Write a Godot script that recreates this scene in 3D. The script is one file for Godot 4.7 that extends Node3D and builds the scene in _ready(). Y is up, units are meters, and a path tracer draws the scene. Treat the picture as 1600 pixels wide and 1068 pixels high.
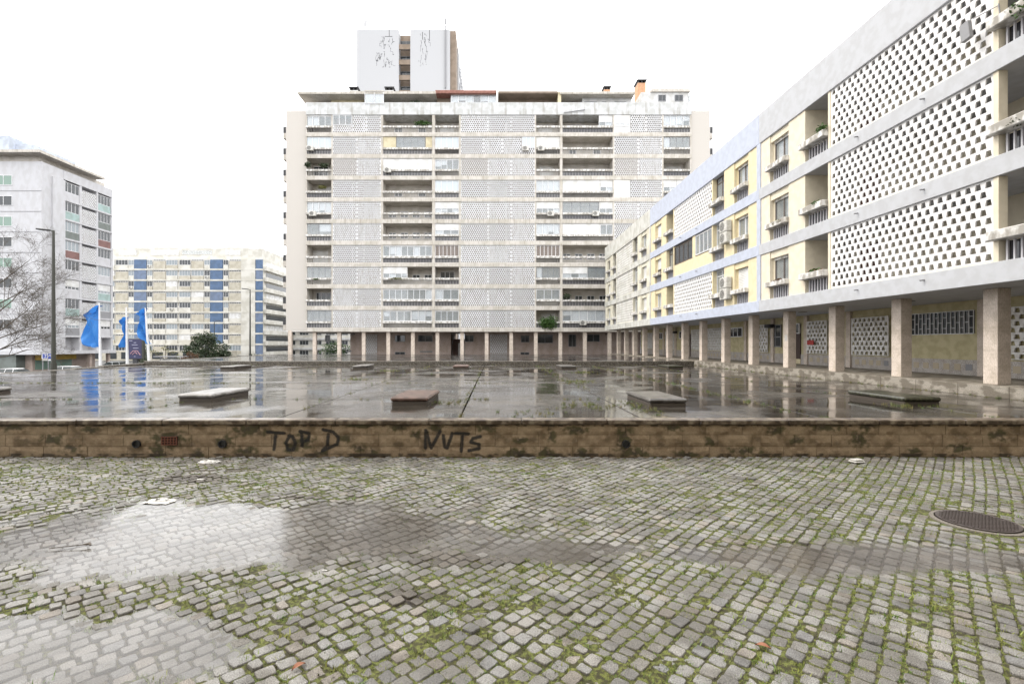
extends Node3D
# A wet plaza roof with hatches, framed by slab apartment blocks with pierced screens.
const F := 770.0        # focal length in photograph pixels
const EYE := 1.6
const VPX := 773.0
const VPY := 537.0
const DECK := 0.10
const DECK2 := 0.36
const STREET := -2.6
var M := {}
var T := {}
var rng := RandomNumberGenerator.new()
var taken := {}

class Q:
	var v := PackedVector3Array()
	var n := PackedVector3Array()
	var uv := PackedVector2Array()
	var c := PackedColorArray()
	var tint := Color(0, 0, 0, 0)
	var planar := false   # uv from x / y
	func tri(a: Vector3, b: Vector3, d: Vector3, na: Vector3, nb: Vector3, nd: Vector3) -> void:
		v.append(a); v.append(d); v.append(b)
		n.append(na); n.append(nd); n.append(nb)
		if tint.a > 0.0:
			c.append(tint); c.append(tint); c.append(tint)
	func face(a: Vector3, b: Vector3, d: Vector3) -> void:
		var m := (b - a).cross(d - a).normalized()
		tri(a, b, d, m, m, m)
	func quad(a: Vector3, b: Vector3, d: Vector3, e: Vector3) -> void:   # counter-clockwise seen from outside
		var m := (b - a).cross(e - a)
		if m.length_squared() < 1e-14:
			m = (d - b).cross(e - b)
		m = m.normalized()
		tri(a, b, d, m, m, m)
		tri(a, d, e, m, m, m)
	func box(lo: Vector3, hi: Vector3) -> void:
		var p := [Vector3(lo.x, lo.y, hi.z), Vector3(hi.x, lo.y, hi.z), Vector3(hi.x, hi.y, hi.z), Vector3(lo.x, hi.y, hi.z), Vector3(lo.x, lo.y, lo.z), Vector3(hi.x, lo.y, lo.z), Vector3(hi.x, hi.y, lo.z), Vector3(lo.x, hi.y, lo.z)]
		quad(p[0], p[1], p[2], p[3]); quad(p[5], p[4], p[7], p[6]); quad(p[1], p[5], p[6], p[2])
		quad(p[4], p[0], p[3], p[7]); quad(p[3], p[2], p[6], p[7]); quad(p[4], p[5], p[1], p[0])
	func bb(x0: float, x1: float, y0: float, y1: float, z0: float, z1: float) -> void:
		box(Vector3(minf(x0, x1), minf(y0, y1), minf(z0, z1)), Vector3(maxf(x0, x1), maxf(y0, y1), maxf(z0, z1)))
	func cham(lo: Vector3, hi: Vector3, b: float) -> void:   # box with chamfered edges
		var mid := (lo + hi) / 2.0
		var h := (hi - lo) / 2.0
		for ax in 3:
			for s in [-1.0, 1.0]:
				var u := (ax + 1) % 3
				var w := (ax + 2) % 3
				var pts := []
				for k in [[-1, -1], [1, -1], [1, 1], [-1, 1]]:
					var p := Vector3.ZERO
					p[ax] = s * h[ax]; p[u] = k[0] * (h[u] - b); p[w] = k[1] * (h[w] - b)
					pts.append(mid + p)
				if s > 0: quad(pts[0], pts[1], pts[2], pts[3])
				else: quad(pts[3], pts[2], pts[1], pts[0])
		for ax in 3:
			var u := (ax + 1) % 3
			var w := (ax + 2) % 3
			for su in [-1.0, 1.0]:
				for sw in [-1.0, 1.0]:
					var e := []
					for k in [[-1, 0], [1, 0], [1, 1], [-1, 1]]:
						var p := Vector3.ZERO
						p[ax] = k[0] * (h[ax] - b)
						p[u] = su * (h[u] - (b if k[1] == 1 else 0.0)); p[w] = sw * (h[w] - (0.0 if k[1] == 1 else b))
						e.append(mid + p)
					if su * sw > 0: quad(e[0], e[1], e[2], e[3])
					else: quad(e[3], e[2], e[1], e[0])
		for sx in [-1.0, 1.0]:
			for sy in [-1.0, 1.0]:
				for sz in [-1.0, 1.0]:
					var a := mid + Vector3(sx * h.x, sy * (h.y - b), sz * (h.z - b))
					var d := mid + Vector3(sx * (h.x - b), sy * h.y, sz * (h.z - b))
					var e := mid + Vector3(sx * (h.x - b), sy * (h.y - b), sz * h.z)
					if sx * sy * sz > 0: face(a, d, e)
					else: face(a, e, d)
	func tube(p0: Vector3, p1: Vector3, r0: float, r1: float, sides := 8, caps := true) -> void:
		var ax := (p1 - p0).normalized()
		var u := ax.cross(Vector3.UP if absf(ax.y) < 0.9 else Vector3.RIGHT).normalized()
		var w := ax.cross(u)
		for i in sides:
			var a0 := TAU * i / sides
			var a1 := TAU * (i + 1) / sides
			var d0 := u * cos(a0) + w * sin(a0)
			var d1 := u * cos(a1) + w * sin(a1)
			tri(p0 + d0 * r0, p0 + d1 * r0, p1 + d1 * r1, d0, d1, d1)
			tri(p0 + d0 * r0, p1 + d1 * r1, p1 + d0 * r1, d0, d1, d0)
			if caps:
				tri(p1, p1 + d0 * r1, p1 + d1 * r1, ax, ax, ax)
				tri(p0, p0 + d1 * r0, p0 + d0 * r0, -ax, -ax, -ax)
	func prism(poly: PackedVector2Array, z0: float, z1: float, y_top := 1e9, inset := 0.0) -> void:   # polygon in x/y drawn out along z; sides lean in towards y_top
		var ymin := 1e9
		for p in poly: ymin = minf(ymin, p.y)
		var idx := Geometry2D.triangulate_polygon(poly)
		var f := func(p: Vector2, z: float) -> Vector3:
			var k := 0.0 if inset == 0.0 else inset * (p.y - ymin) / (y_top - ymin)
			return Vector3(p.x, p.y, z - k * signf(z))
		for i in range(0, idx.size(), 3):
			var a := poly[idx[i]]; var b := poly[idx[i + 1]]; var d := poly[idx[i + 2]]
			if (b - a).cross(d - a) < 0.0:
				var t := b; b = d; d = t
			face(f.call(a, z1), f.call(b, z1), f.call(d, z1))
			face(f.call(a, z0), f.call(d, z0), f.call(b, z0))
		var ccw := not Geometry2D.is_polygon_clockwise(poly)
		for i in poly.size():
			var a := poly[i]; var b := poly[(i + 1) % poly.size()]
			if not ccw:
				var t := a; a = b; b = t
			quad(f.call(a, z0), f.call(b, z0), f.call(b, z1), f.call(a, z1))
	func mesh() -> ArrayMesh:
		var arr := []
		arr.resize(Mesh.ARRAY_MAX)
		arr[Mesh.ARRAY_VERTEX] = v
		arr[Mesh.ARRAY_NORMAL] = n
		if planar:
			uv.resize(v.size())
			for i in v.size(): uv[i] = Vector2(v[i].x, v[i].y)
		if uv.size() == v.size() and v.size() > 0: arr[Mesh.ARRAY_TEX_UV] = uv
		if c.size() == v.size() and v.size() > 0: arr[Mesh.ARRAY_COLOR] = c
		var m := ArrayMesh.new()
		m.add_surface_from_arrays(Mesh.PRIMITIVE_TRIANGLES, arr)
		return m

# ---------------------------------------------------------------- helpers
func lin(r: float, g: float, b: float, a := 1.0) -> Color:
	var k := Color(r, g, b).linear_to_srgb()
	k.a = a
	return k

func noise_tex(s: int, freq: float, lo: Color, hi: Color, p0 := 0.0, p1 := 1.0, oct := 4, normal := false, bump := 4.0, kind := FastNoiseLite.TYPE_SIMPLEX_SMOOTH) -> NoiseTexture2D:
	var t := NoiseTexture2D.new()
	var f := FastNoiseLite.new()
	f.seed = s; f.frequency = freq; f.noise_type = kind; f.fractal_octaves = oct
	t.width = 512; t.height = 512; t.seamless = true; t.noise = f
	if normal:
		t.as_normal_map = true; t.bump_strength = bump
	else:
		var g := Gradient.new()
		g.offsets = PackedFloat32Array([p0, p1]); g.colors = PackedColorArray([lo, hi])
		t.color_ramp = g
	return t

func mat(called: String, col: Color, rough := 0.8, tex: Texture2D = null, scale := Vector3.ONE, detail: Texture2D = null, dscale := Vector3.ONE, nrm: Texture2D = null, nstr := 0.5) -> StandardMaterial3D:
	var m := StandardMaterial3D.new()
	m.resource_name = called
	m.albedo_color = col
	m.roughness = rough
	if tex:
		m.albedo_texture = tex
		m.uv1_triplanar = true; m.uv1_world_triplanar = true; m.uv1_scale = scale
	if detail:
		m.detail_enabled = true; m.detail_albedo = detail; m.detail_blend_mode = BaseMaterial3D.BLEND_MODE_MUL
		m.detail_uv_layer = BaseMaterial3D.DETAIL_UV_2
		m.uv2_triplanar = true; m.uv2_world_triplanar = true; m.uv2_scale = dscale
	if nrm:
		m.normal_enabled = true; m.normal_texture = nrm; m.normal_scale = nstr
		m.uv1_triplanar = true; m.uv1_world_triplanar = true; m.uv1_scale = scale
	M[called] = m
	return m

func numbered(called: String) -> String:
	taken[called] = taken.get(called, -1) + 1
	return called if taken[called] == 0 else "%s_%03d" % [called, taken[called]]

func thing(called: String, label: String, category: String, at := Vector3.ZERO, turn := 0.0, group := "") -> Node3D:
	var o := Node3D.new()
	o.name = numbered(called)
	o.position = at; o.rotation.y = turn
	tag(o, label, category, group)
	add_child(o)
	return o

func tag(o: Node3D, label: String, category: String, group := "") -> void:
	o.set_meta("label", label); o.set_meta("category", category)
	if group: o.set_meta("group", group)

func obj(called: String, q: Q, m: Material, parent: Node3D = null) -> MeshInstance3D:
	return inst(called, q.mesh(), m, parent)

func inst(called: String, mesh: Mesh, m: Material, parent: Node3D = null) -> MeshInstance3D:
	var o := MeshInstance3D.new()
	o.mesh = mesh
	o.material_override = m
	if parent:
		o.name = called
		parent.add_child(o, true)
	else:
		o.name = numbered(called)
		add_child(o)
	return o

func structure(called: String, q: Q, m: Material) -> MeshInstance3D:
	var o := obj(called, q, m)
	o.set_meta("kind", "structure")
	o.set_meta("label", called.replace("_", " ") + " of the wet plaza"); o.set_meta("category", called.split("_")[-1])
	return o

func gp(px: float, py: float, h := 0.0) -> Vector3:   # where the sight line through a pixel meets the level h
	var d := F * (EYE - h) / (py - VPY)
	return Vector3((px - VPX) * d / F, h, -d)

func at_depth(px: float, py: float, d: float) -> Vector3:
	return Vector3((px - VPX) * d / F, EYE - (py - VPY) * d / F, -d)

func leaf_mesh(rs: int, count: int, radii: Vector3, size: float, droop := 0.0, shell := 0.45) -> ArrayMesh:
	var r := RandomNumberGenerator.new()
	r.seed = rs
	var q := Q.new()
	for i in count:
		var d := Vector3(r.randfn(), r.randfn(), r.randfn()).normalized()
		var k := pow(r.randf_range(shell, 1.0), 0.6) * (0.8 + 0.2 * sin(d.x * 5.0 + d.y * 7.0 + rs))
		var p := Vector3(d.x * radii.x, d.y * radii.y, d.z * radii.z) * k
		p.y -= droop * r.randf() * r.randf()
		var a := Vector3(r.randfn(), r.randfn() * 0.6, r.randfn()).normalized()
		var b := a.cross(Vector3(r.randfn(), r.randfn(), r.randfn())).normalized()
		var s := size * r.randf_range(0.6, 1.3)
		var sh := r.randf_range(0.55, 1.25)
		q.tint = Color(sh * r.randf_range(0.9, 1.15), sh, sh * 0.9, 1.0)
		q.face(p - a * s, p + b * s * 0.45, p + a * s)
		q.face(p - a * s, p + a * s, p - b * s * 0.45)
	return q.mesh()
# ---------------------------------------------------------------- scene
func _ready() -> void:
	rng.seed = 1234
	# camera: a level wide lens shifted a little, as the straight verticals show
	var cam := Camera3D.new()
	cam.name = "camera"
	cam.projection = Camera3D.PROJECTION_FRUSTUM
	cam.near = 0.05
	cam.far = 2000.0
	cam.size = 2.0 * cam.near * 534.0 / F
	cam.frustum_offset = Vector2(27.0, 3.0) / F * cam.near
	cam.position = Vector3(0, EYE, 0)
	add_child(cam)
	cam.current = true
	# overcast sky: white, brighter overhead
	var env := Environment.new()
	var sky := Sky.new()
	var sm := ProceduralSkyMaterial.new()
	sm.sky_top_color = lin(1.0, 1.0, 1.0)
	sm.sky_horizon_color = lin(0.82, 0.83, 0.85)
	sm.sky_curve = 0.25
	sm.ground_bottom_color = lin(0.12, 0.12, 0.12)
	sm.ground_horizon_color = lin(0.3, 0.3, 0.3)
	sm.sky_energy_multiplier = 1.0
	sky.sky_material = sm
	env.background_mode = Environment.BG_SKY
	env.sky = sky
	env.background_energy_multiplier = 1.0
	env.tonemap_mode = Environment.TONE_MAPPER_LINEAR
	env.tonemap_exposure = 3.6
	env.sdfgi_enabled = true; env.ssao_enabled = true; env.ssil_enabled = true
	var we := WorldEnvironment.new()
	we.name = "environment"
	we.environment = env
	add_child(we)
	var sun := DirectionalLight3D.new()
	sun.name = "sun"
	sun.light_energy = 0.3
	sun.light_angular_distance = 30.0
	sun.light_color = Color(1.0, 0.98, 0.95)
	sun.shadow_enabled = true
	sun.rotation_degrees = Vector3(-48, -100, 0)
	add_child(sun)
	materials()
	decks()
	pavement()
	parapet_wall()
	slab_block()
	arcade_block()
	rear_block()
	tower()
	blue_block()
	corner_block()
	distant_blocks()
	street_things()
	plants()
	litter()
# ---------------------------------------------------------------- materials
func materials() -> void:
	T.grime = noise_tex(1, 0.012, Color(0.92, 0.915, 0.90), Color(1, 1, 1), 0.30, 0.62, 5)
	T.faint = noise_tex(12, 0.02, Color(0.965, 0.963, 0.957), Color(1, 1, 1), 0.3, 0.65, 5)
	T.streak = noise_tex(2, 0.02, Color(0.86, 0.845, 0.82), Color(1, 1, 1), 0.12, 0.45, 4)
	T.fine = noise_tex(3, 0.08, Color(0.72, 0.71, 0.70), Color(1, 1, 1), 0.25, 0.75, 4)
	T.speck = noise_tex(4, 0.11, Color(0.52, 0.51, 0.52), Color(1, 1, 1), 0.30, 0.66, 4)
	T.blotch = noise_tex(5, 0.01, Color(0.74, 0.725, 0.70), Color(1, 1, 1), 0.35, 0.65, 5)
	T.old = noise_tex(6, 0.03, Color(0.55, 0.50, 0.46), Color(1, 1, 1), 0.36, 0.66, 5)
	T.bump = noise_tex(7, 0.06, Color.BLACK, Color.WHITE, 0, 1, 4, true, 6.0)
	T.ripple = noise_tex(8, 0.012, Color.BLACK, Color.WHITE, 0, 1, 3, true, 3.0)
	T.wetmap = noise_tex(9, 0.008, Color(0.06, 0.06, 0.06), Color(0.34, 0.34, 0.34), 0.4, 0.85, 5)
	T.stonerough = noise_tex(10, 0.2, Color(0.35, 0.35, 0.35), Color(0.75, 0.75, 0.75), 0.2, 0.8, 3)
	var st := Vector3(0.5, 0.05, 0.5)
	var gr := Vector3(0.12, 0.12, 0.12)
	mat("band_c", lin(0.52, 0.49, 0.45), 0.85, T.streak, st, T.grime, gr)
	mat("parapet_c", lin(0.53, 0.54, 0.55), 0.8, T.streak, Vector3(0.15, 0.02, 0.15), T.grime, gr)
	mat("loggia", lin(0.52, 0.49, 0.45), 0.85, T.grime, gr)
	mat("travertine", lin(0.49, 0.46, 0.425), 0.7, T.faint, Vector3(1.2, 1.2, 1.2))
	mat("screen", lin(0.63, 0.63, 0.64), 0.85, T.streak, st)
	mat("screen_grey", lin(0.57, 0.57, 0.58), 0.85, T.streak, Vector3(0.9, 0.2, 0.9))
	mat("screen_old", lin(0.54, 0.525, 0.515), 0.85, T.streak, Vector3(0.9, 0.2, 0.9))
	mat("screen_near", lin(0.72, 0.715, 0.72), 0.8, T.faint, Vector3(0.3, 0.3, 0.3))
	mat("screen_plain", lin(0.70, 0.69, 0.66), 0.8, T.grime, gr)
	mat("screen_low", lin(0.66, 0.65, 0.64), 0.85, T.grime, Vector3(0.3, 0.3, 0.3))
	mat("white_frame", lin(0.66, 0.66, 0.67), 0.5)
	mat("grey_frame", lin(0.22, 0.22, 0.23), 0.5)
	mat("brown_frame", lin(0.11, 0.085, 0.07), 0.5)
	mat("shutter", lin(0.64, 0.64, 0.64), 0.6, T.grime, gr)
	mat("curtain", lin(0.52, 0.53, 0.55), 0.9)
	mat("cream", lin(0.55, 0.49, 0.34), 0.85, T.grime, gr)
	mat("white", lin(0.52, 0.52, 0.52), 0.8, T.grime, gr)
	mat("tower_white", lin(0.41, 0.415, 0.43), 0.8)
	mat("ledge", lin(0.60, 0.59, 0.57), 0.85, T.blotch, Vector3(0.5, 0.3, 0.5))
	mat("rail_white", lin(0.42, 0.41, 0.40), 0.7)
	mat("rail_grey", lin(0.26, 0.25, 0.25), 0.7)
	mat("rail_near", lin(0.46, 0.455, 0.48), 0.7)
	mat("dark_gloss", lin(0.045, 0.045, 0.055), 0.12)  # near-black glossy tone for the sheets behind railing bars
	mat("backing_brown", lin(0.21, 0.155, 0.125), 0.85, T.fine, Vector3(0.5, 0.5, 0.5))  # wall brown that also stands in for the dark of the screen holes
	mat("ac", lin(0.55, 0.54, 0.51), 0.6, T.grime, Vector3(1, 1, 1))
	mat("dark", lin(0.025, 0.022, 0.022), 0.7)
	mat("dark_metal", lin(0.03, 0.03, 0.033), 0.55)
	mat("rose_wall", lin(0.52, 0.425, 0.38), 0.85, T.fine, Vector3(0.3, 0.3, 0.3), T.grime, gr)
	mat("brown_wall", lin(0.23, 0.18, 0.14), 0.85, T.grime, gr)
	mat("terracotta", lin(0.25, 0.115, 0.09), 0.8, T.grime, Vector3(0.4, 0.4, 0.4))
	mat("chimney", lin(0.50, 0.28, 0.165), 0.8, T.grime, Vector3(0.4, 0.4, 0.4))
	mat("column", lin(0.60, 0.52, 0.455), 0.65, T.grime, Vector3(3.5, 1.5, 3.5), T.grime, Vector3(0.3, 0.3, 0.3))
	mat("soffit", lin(0.62, 0.60, 0.58), 0.85, T.grime, gr)
	mat("beige", lin(0.66, 0.60, 0.48), 0.85, T.faint, Vector3(0.2, 0.2, 0.2))
	mat("yellow", lin(0.66, 0.575, 0.385), 0.85, T.faint, Vector3(0.2, 0.2, 0.2))
	mat("yellow_awning", lin(0.45, 0.30, 0.06), 0.8, T.grime, gr)
	mat("cream_wall", lin(0.62, 0.59, 0.49), 0.85, T.grime, gr)
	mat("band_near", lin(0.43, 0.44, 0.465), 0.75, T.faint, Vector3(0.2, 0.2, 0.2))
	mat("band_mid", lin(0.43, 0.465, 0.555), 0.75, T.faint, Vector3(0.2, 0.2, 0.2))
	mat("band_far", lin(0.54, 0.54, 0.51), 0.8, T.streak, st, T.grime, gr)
	mat("olive", lin(0.46, 0.41, 0.25), 0.85, T.grime, Vector3(0.3, 0.3, 0.3))
	mat("plinth", lin(0.56, 0.52, 0.49), 0.7, T.fine, Vector3(0.6, 0.6, 0.6), T.grime, Vector3(0.4, 0.4, 0.4))
	mat("vent", lin(0.40, 0.34, 0.25), 0.8)
	mat("door_red", lin(0.10, 0.045, 0.035), 0.5)
	mat("door_dark", lin(0.05, 0.03, 0.025), 0.4)
	mat("red", lin(0.36, 0.04, 0.035), 0.6)
	mat("paper", lin(0.62, 0.61, 0.58), 0.7, T.fine, Vector3(2, 2, 2))
	mat("cream_far", lin(0.58, 0.565, 0.52), 0.85, T.grime, Vector3(0.06, 0.06, 0.06))
	mat("beige_panel", lin(0.46, 0.43, 0.36), 0.85, T.grime, gr)
	mat("blue_panel", lin(0.07, 0.125, 0.23), 0.5, T.grime, gr)
	mat("blue_panel_pale", lin(0.13, 0.175, 0.27), 0.5, T.grime, gr)
	mat("pale_wall", lin(0.48, 0.48, 0.50), 0.85, T.faint, Vector3(0.12, 0.06, 0.12))
	mat("pale_blue", lin(0.42, 0.46, 0.54), 0.7, T.grime, gr)
	mat("spandrel_green", lin(0.30, 0.40, 0.39), 0.6, T.grime, gr)
	mat("spandrel_dark", lin(0.14, 0.16, 0.15), 0.6, T.grime, gr)
	mat("red_brown", lin(0.19, 0.10, 0.09), 0.7, T.grime, gr)
	mat("lamp_metal", lin(0.035, 0.036, 0.028), 0.5)
	mat("white_paint", lin(0.66, 0.66, 0.66), 0.4)
	mat("flag", lin(0.03, 0.16, 0.42), 0.75).backlight_enabled = true
	M.flag.backlight = lin(0.03, 0.14, 0.40)
	mat("poster", lin(0.022, 0.022, 0.075), 0.35)
	mat("print_pale", lin(0.30, 0.30, 0.40), 0.6)
	mat("print_pink", lin(0.35, 0.20, 0.24), 0.6)
	mat("print_white", lin(0.68, 0.68, 0.70), 0.5)
	mat("sign_blue", lin(0.03, 0.06, 0.32), 0.5)
	mat("car_white", lin(0.66, 0.66, 0.66), 0.25)
	mat("car_silver", lin(0.40, 0.42, 0.43), 0.25)
	mat("car_dark", lin(0.035, 0.035, 0.04), 0.2)
	mat("car_glass", lin(0.025, 0.03, 0.03), 0.06)
	mat("tyre", lin(0.02, 0.02, 0.02), 0.8)
	mat("bark", lin(0.085, 0.07, 0.055), 0.9)
	for l in [["leaf_dark", 0.035, 0.055, 0.022], ["leaf_green", 0.05, 0.11, 0.02], ["leaf_yellow", 0.13, 0.13, 0.03], ["leaf_rust", 0.12, 0.06, 0.03], ["leaf_grey", 0.07, 0.09, 0.055], ["petal", 0.45, 0.16, 0.17]]:
		var m := mat(l[0], lin(l[1], l[2], l[3]), 0.6)
		m.vertex_color_use_as_albedo = true
		m.backlight_enabled = true
		m.backlight = lin(l[1] * 0.6, l[2] * 0.7, l[3] * 0.5)
	var fallen := mat("leaf_fallen", lin(0.22, 0.08, 0.035), 0.6)
	fallen.cull_mode = BaseMaterial3D.CULL_DISABLED
	# glass
	for g in [["glass", 0.55, 0.62, 0.66, 0.16], ["frosted", 0.60, 0.66, 0.70, 0.6], ["brown_glass", 0.18, 0.13, 0.10, 0.5]]:
		var m := mat(g[0], lin(g[1], g[2], g[3], g[4]), 0.05)
		m.transparency = BaseMaterial3D.TRANSPARENCY_ALPHA
	mat("dark_glass", lin(0.035, 0.04, 0.045), 0.06)
	mat("grey_glass", lin(0.22, 0.25, 0.27), 0.08)
	mat("green_glass", lin(0.16, 0.24, 0.20), 0.1)
	# wet and stony ground
	mat("asphalt", lin(0.055, 0.055, 0.056), 0.6, T.fine, Vector3(0.4, 0.4, 0.4))
	mat("plaza", lin(0.12, 0.11, 0.10), 0.6, T.fine, Vector3(0.4, 0.4, 0.4))
	for w in [["wet", 0.082, 0.073, 0.063], ["wet2", 0.06, 0.056, 0.053]]:
		var m := mat(w[0], lin(w[1], w[2], w[3]), 1.0, T.blotch, Vector3(0.09, 0.09, 0.09), T.fine, Vector3(0.7, 0.7, 0.7), T.ripple, 0.07)
		m.roughness_texture = T.wetmap
		m.roughness_texture_channel = BaseMaterial3D.TEXTURE_CHANNEL_RED
	mat("edge_stone", lin(0.17, 0.155, 0.125), 0.6, T.old, Vector3(0.5, 0.5, 0.5), T.fine, Vector3(1.5, 1.5, 1.5))
	mat("ledge_stone", lin(0.40, 0.365, 0.31), 0.6, T.blotch, Vector3(0.35, 0.6, 0.35), T.fine, Vector3(1, 1, 1))
	mat("hatch_pale", lin(0.28, 0.27, 0.26), 0.35, T.blotch, Vector3(0.6, 0.6, 0.6), T.fine, Vector3(2, 2, 2))
	mat("hatch_red", lin(0.165, 0.10, 0.077), 0.4, T.blotch, Vector3(0.6, 0.6, 0.6), T.fine, Vector3(2, 2, 2))
	mat("hatch_grey", lin(0.13, 0.12, 0.11), 0.3, T.blotch, Vector3(0.6, 0.6, 0.6), T.fine, Vector3(2, 2, 2))
	mat("hatch_moss", lin(0.065, 0.068, 0.035), 0.35, T.old, Vector3(0.6, 0.6, 0.6), T.fine, Vector3(2, 2, 2))
	mat("hatch_side", lin(0.07, 0.055, 0.042), 0.6, T.fine, Vector3(2, 2, 2))
	mat("joint_mortar", lin(0.13, 0.096, 0.058), 0.9, T.fine, Vector3(1.2, 1.2, 1.2))
	mat("mortar", lin(0.17, 0.15, 0.125), 0.8, T.fine, Vector3(1.2, 1.2, 1.2))
	mat("coping", lin(0.24, 0.195, 0.145), 0.28, T.old, Vector3(0.35, 0.35, 0.35), T.fine, Vector3(2, 2, 2))
	mat("iron", lin(0.075, 0.058, 0.052), 0.45, T.fine, Vector3(3, 3, 3)).metallic = 0.3
	mat("rust", lin(0.16, 0.05, 0.025), 0.7, T.fine, Vector3(3, 3, 3))
	mat("black_plastic", lin(0.015, 0.015, 0.016), 0.5)
	var tones := [[0.30, 0.29, 0.265], [0.275, 0.268, 0.25], [0.325, 0.31, 0.278], [0.305, 0.272, 0.23], [0.24, 0.237, 0.228], [0.295, 0.285, 0.262]]
	for i in 7:
		var called := "stone%d" % i if i < 6 else "stone_many"
		var m := mat(called, lin(tones[i][0], tones[i][1], tones[i][2]) if i < 6 else Color.WHITE, 1.0, T.speck, Vector3(2.6, 2.6, 2.6), T.blotch, Vector3(0.45, 0.45, 0.45), T.bump, 0.6)
		m.roughness_texture = T.stonerough
		m.roughness_texture_channel = BaseMaterial3D.TEXTURE_CHANNEL_RED
		if i == 6: m.vertex_color_use_as_albedo = true
	var sm2 := mat("stone_mud", lin(0.125, 0.105, 0.08), 0.45, T.speck, Vector3(2.6, 2.6, 2.6), T.blotch, Vector3(0.45, 0.45, 0.45), T.bump, 0.5)
	sm2.roughness = 0.45
	mat("bed", Color.WHITE, 0.9, T.speck, Vector3(3, 3, 3), T.old, Vector3(1.5, 1.5, 1.5)).vertex_color_use_as_albedo = true
	var bl := mat("blade", Color.WHITE, 0.6)
	bl.vertex_color_use_as_albedo = true
	bl.cull_mode = BaseMaterial3D.CULL_DISABLED
	var pu := mat("puddle", lin(0.09, 0.075, 0.058, 0.26), 0.13)
	pu.metallic_specular = 0.42
	pu.transparency = BaseMaterial3D.TRANSPARENCY_ALPHA
# ---------------------------------------------------------------- the plaza: cobbles, puddles, parapet wall, wet roof deck
var nz := FastNoiseLite.new()
var nz2 := FastNoiseLite.new()
const WATER := -0.011
var dips := [[-2.1, 4.2, 2.6, 0.95, 0.034], [-3.4, 3.9, 1.7, 0.9, 0.012], [2.9, 3.72, 2.0, 0.34, 0.022], [0.6, 3.85, 1.2, 0.22, 0.014], [-2.35, 2.55, 1.15, 0.55, 0.028], [-3.6, 6.25, 0.6, 0.22, 0.014]]

func hgt(x: float, d: float) -> float:
	var h := nz.get_noise_2d(x * 40.0, d * 40.0) * 0.011 + nz.get_noise_2d(x * 260.0, d * 260.0) * 0.011
	for p in dips:
		var r := Vector2((x - p[0]) / p[2], (d - p[1]) / p[3]).length()
		r += nz.get_noise_2d(x * 130.0 + 77.0, d * 130.0) * 0.35
		h -= p[4] * (1.0 - smoothstep(0.35, 1.05, r))
	return h

var mud_spots := []
func mud(x: float, d: float) -> float:   # brown silt lying where the water gathers
	if mud_spots.is_empty():
		for p in [[310, 746, 75, 9], [600, 838, 150, 46], [690, 868, 110, 20], [830, 868, 130, 14], [1310, 862, 180, 17], [1500, 880, 120, 12], [470, 776, 32, 4], [600, 803, 40, 12], [640, 930, 70, 22]]:
			var c := gp(p[0], p[1])
			mud_spots.append([c.x, -c.z, p[2] * -c.z / F, p[3] * c.z * c.z / (F * EYE)])
	var m := 0.0
	for p in mud_spots: m = maxf(m, 1.25 - Vector2((x - p[0]) / p[2], (d - p[1]) / p[3]).length())
	return clampf(m + nz2.get_noise_2d(x * 180.0, d * 180.0) * 0.9 - 0.1, 0.0, 1.0)

func moss(x: float, d: float) -> float:
	var m := nz2.get_noise_2d(x * 30.0, d * 30.0) * 0.4 + nz2.get_noise_2d(x * 160.0 + 50.0, d * 160.0) * 0.45 + 0.6
	m *= 1.0 - 0.6 * smoothstep(6.2, 6.95, d)
	m *= 1.0 - 0.8 * mud(x, d)
	if hgt(x, d) < WATER - 0.004: m *= 0.35
	return clampf(m, 0.0, 1.0)

func cobble_mesh(s: int) -> ArrayMesh:
	var r := RandomNumberGenerator.new()
	r.seed = s
	var cor := []
	for k in [[-1, -1], [1, -1], [1, 1], [-1, 1]]: cor.append(Vector2(k[0], k[1]) * 0.5 + Vector2(r.randf_range(-0.075, 0.06), r.randf_range(-0.075, 0.06)))
	var ring := []
	for i in 4:
		var p: Vector2 = cor[i]
		var a: Vector2 = cor[(i + 3) % 4]
		var b: Vector2 = cor[(i + 1) % 4]
		var c := r.randf_range(0.07, 0.16)
		ring.append(p.lerp(a, c)); ring.append(p.lerp(b, c))
		ring.append(p.lerp(b, 0.5) * r.randf_range(0.97, 1.05))
	var q := Q.new()
	var n := ring.size()
	var lv := [[1.0, -0.05], [1.0, -0.009], [0.97, -0.003], [0.90, 0.0]]
	var jit := []
	for i in n: jit.append(r.randf_range(-0.0025, 0.0015))
	var P := func(l: int, i: int) -> Vector3:
		var p: Vector2 = ring[i % n] * float(lv[l][0])
		return Vector3(p.x, lv[l][1] + (jit[i % n] if l > 1 else 0.0), p.y)
	for l in 3:
		for i in n: q.quad(P.call(l, i + 1), P.call(l, i), P.call(l + 1, i), P.call(l + 1, i + 1))
	var top := Vector3(0, 0.002, 0)
	for i in n: q.face(top, P.call(3, i + 1), P.call(3, i))
	# smooth the bevel
	return q.mesh()

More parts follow.
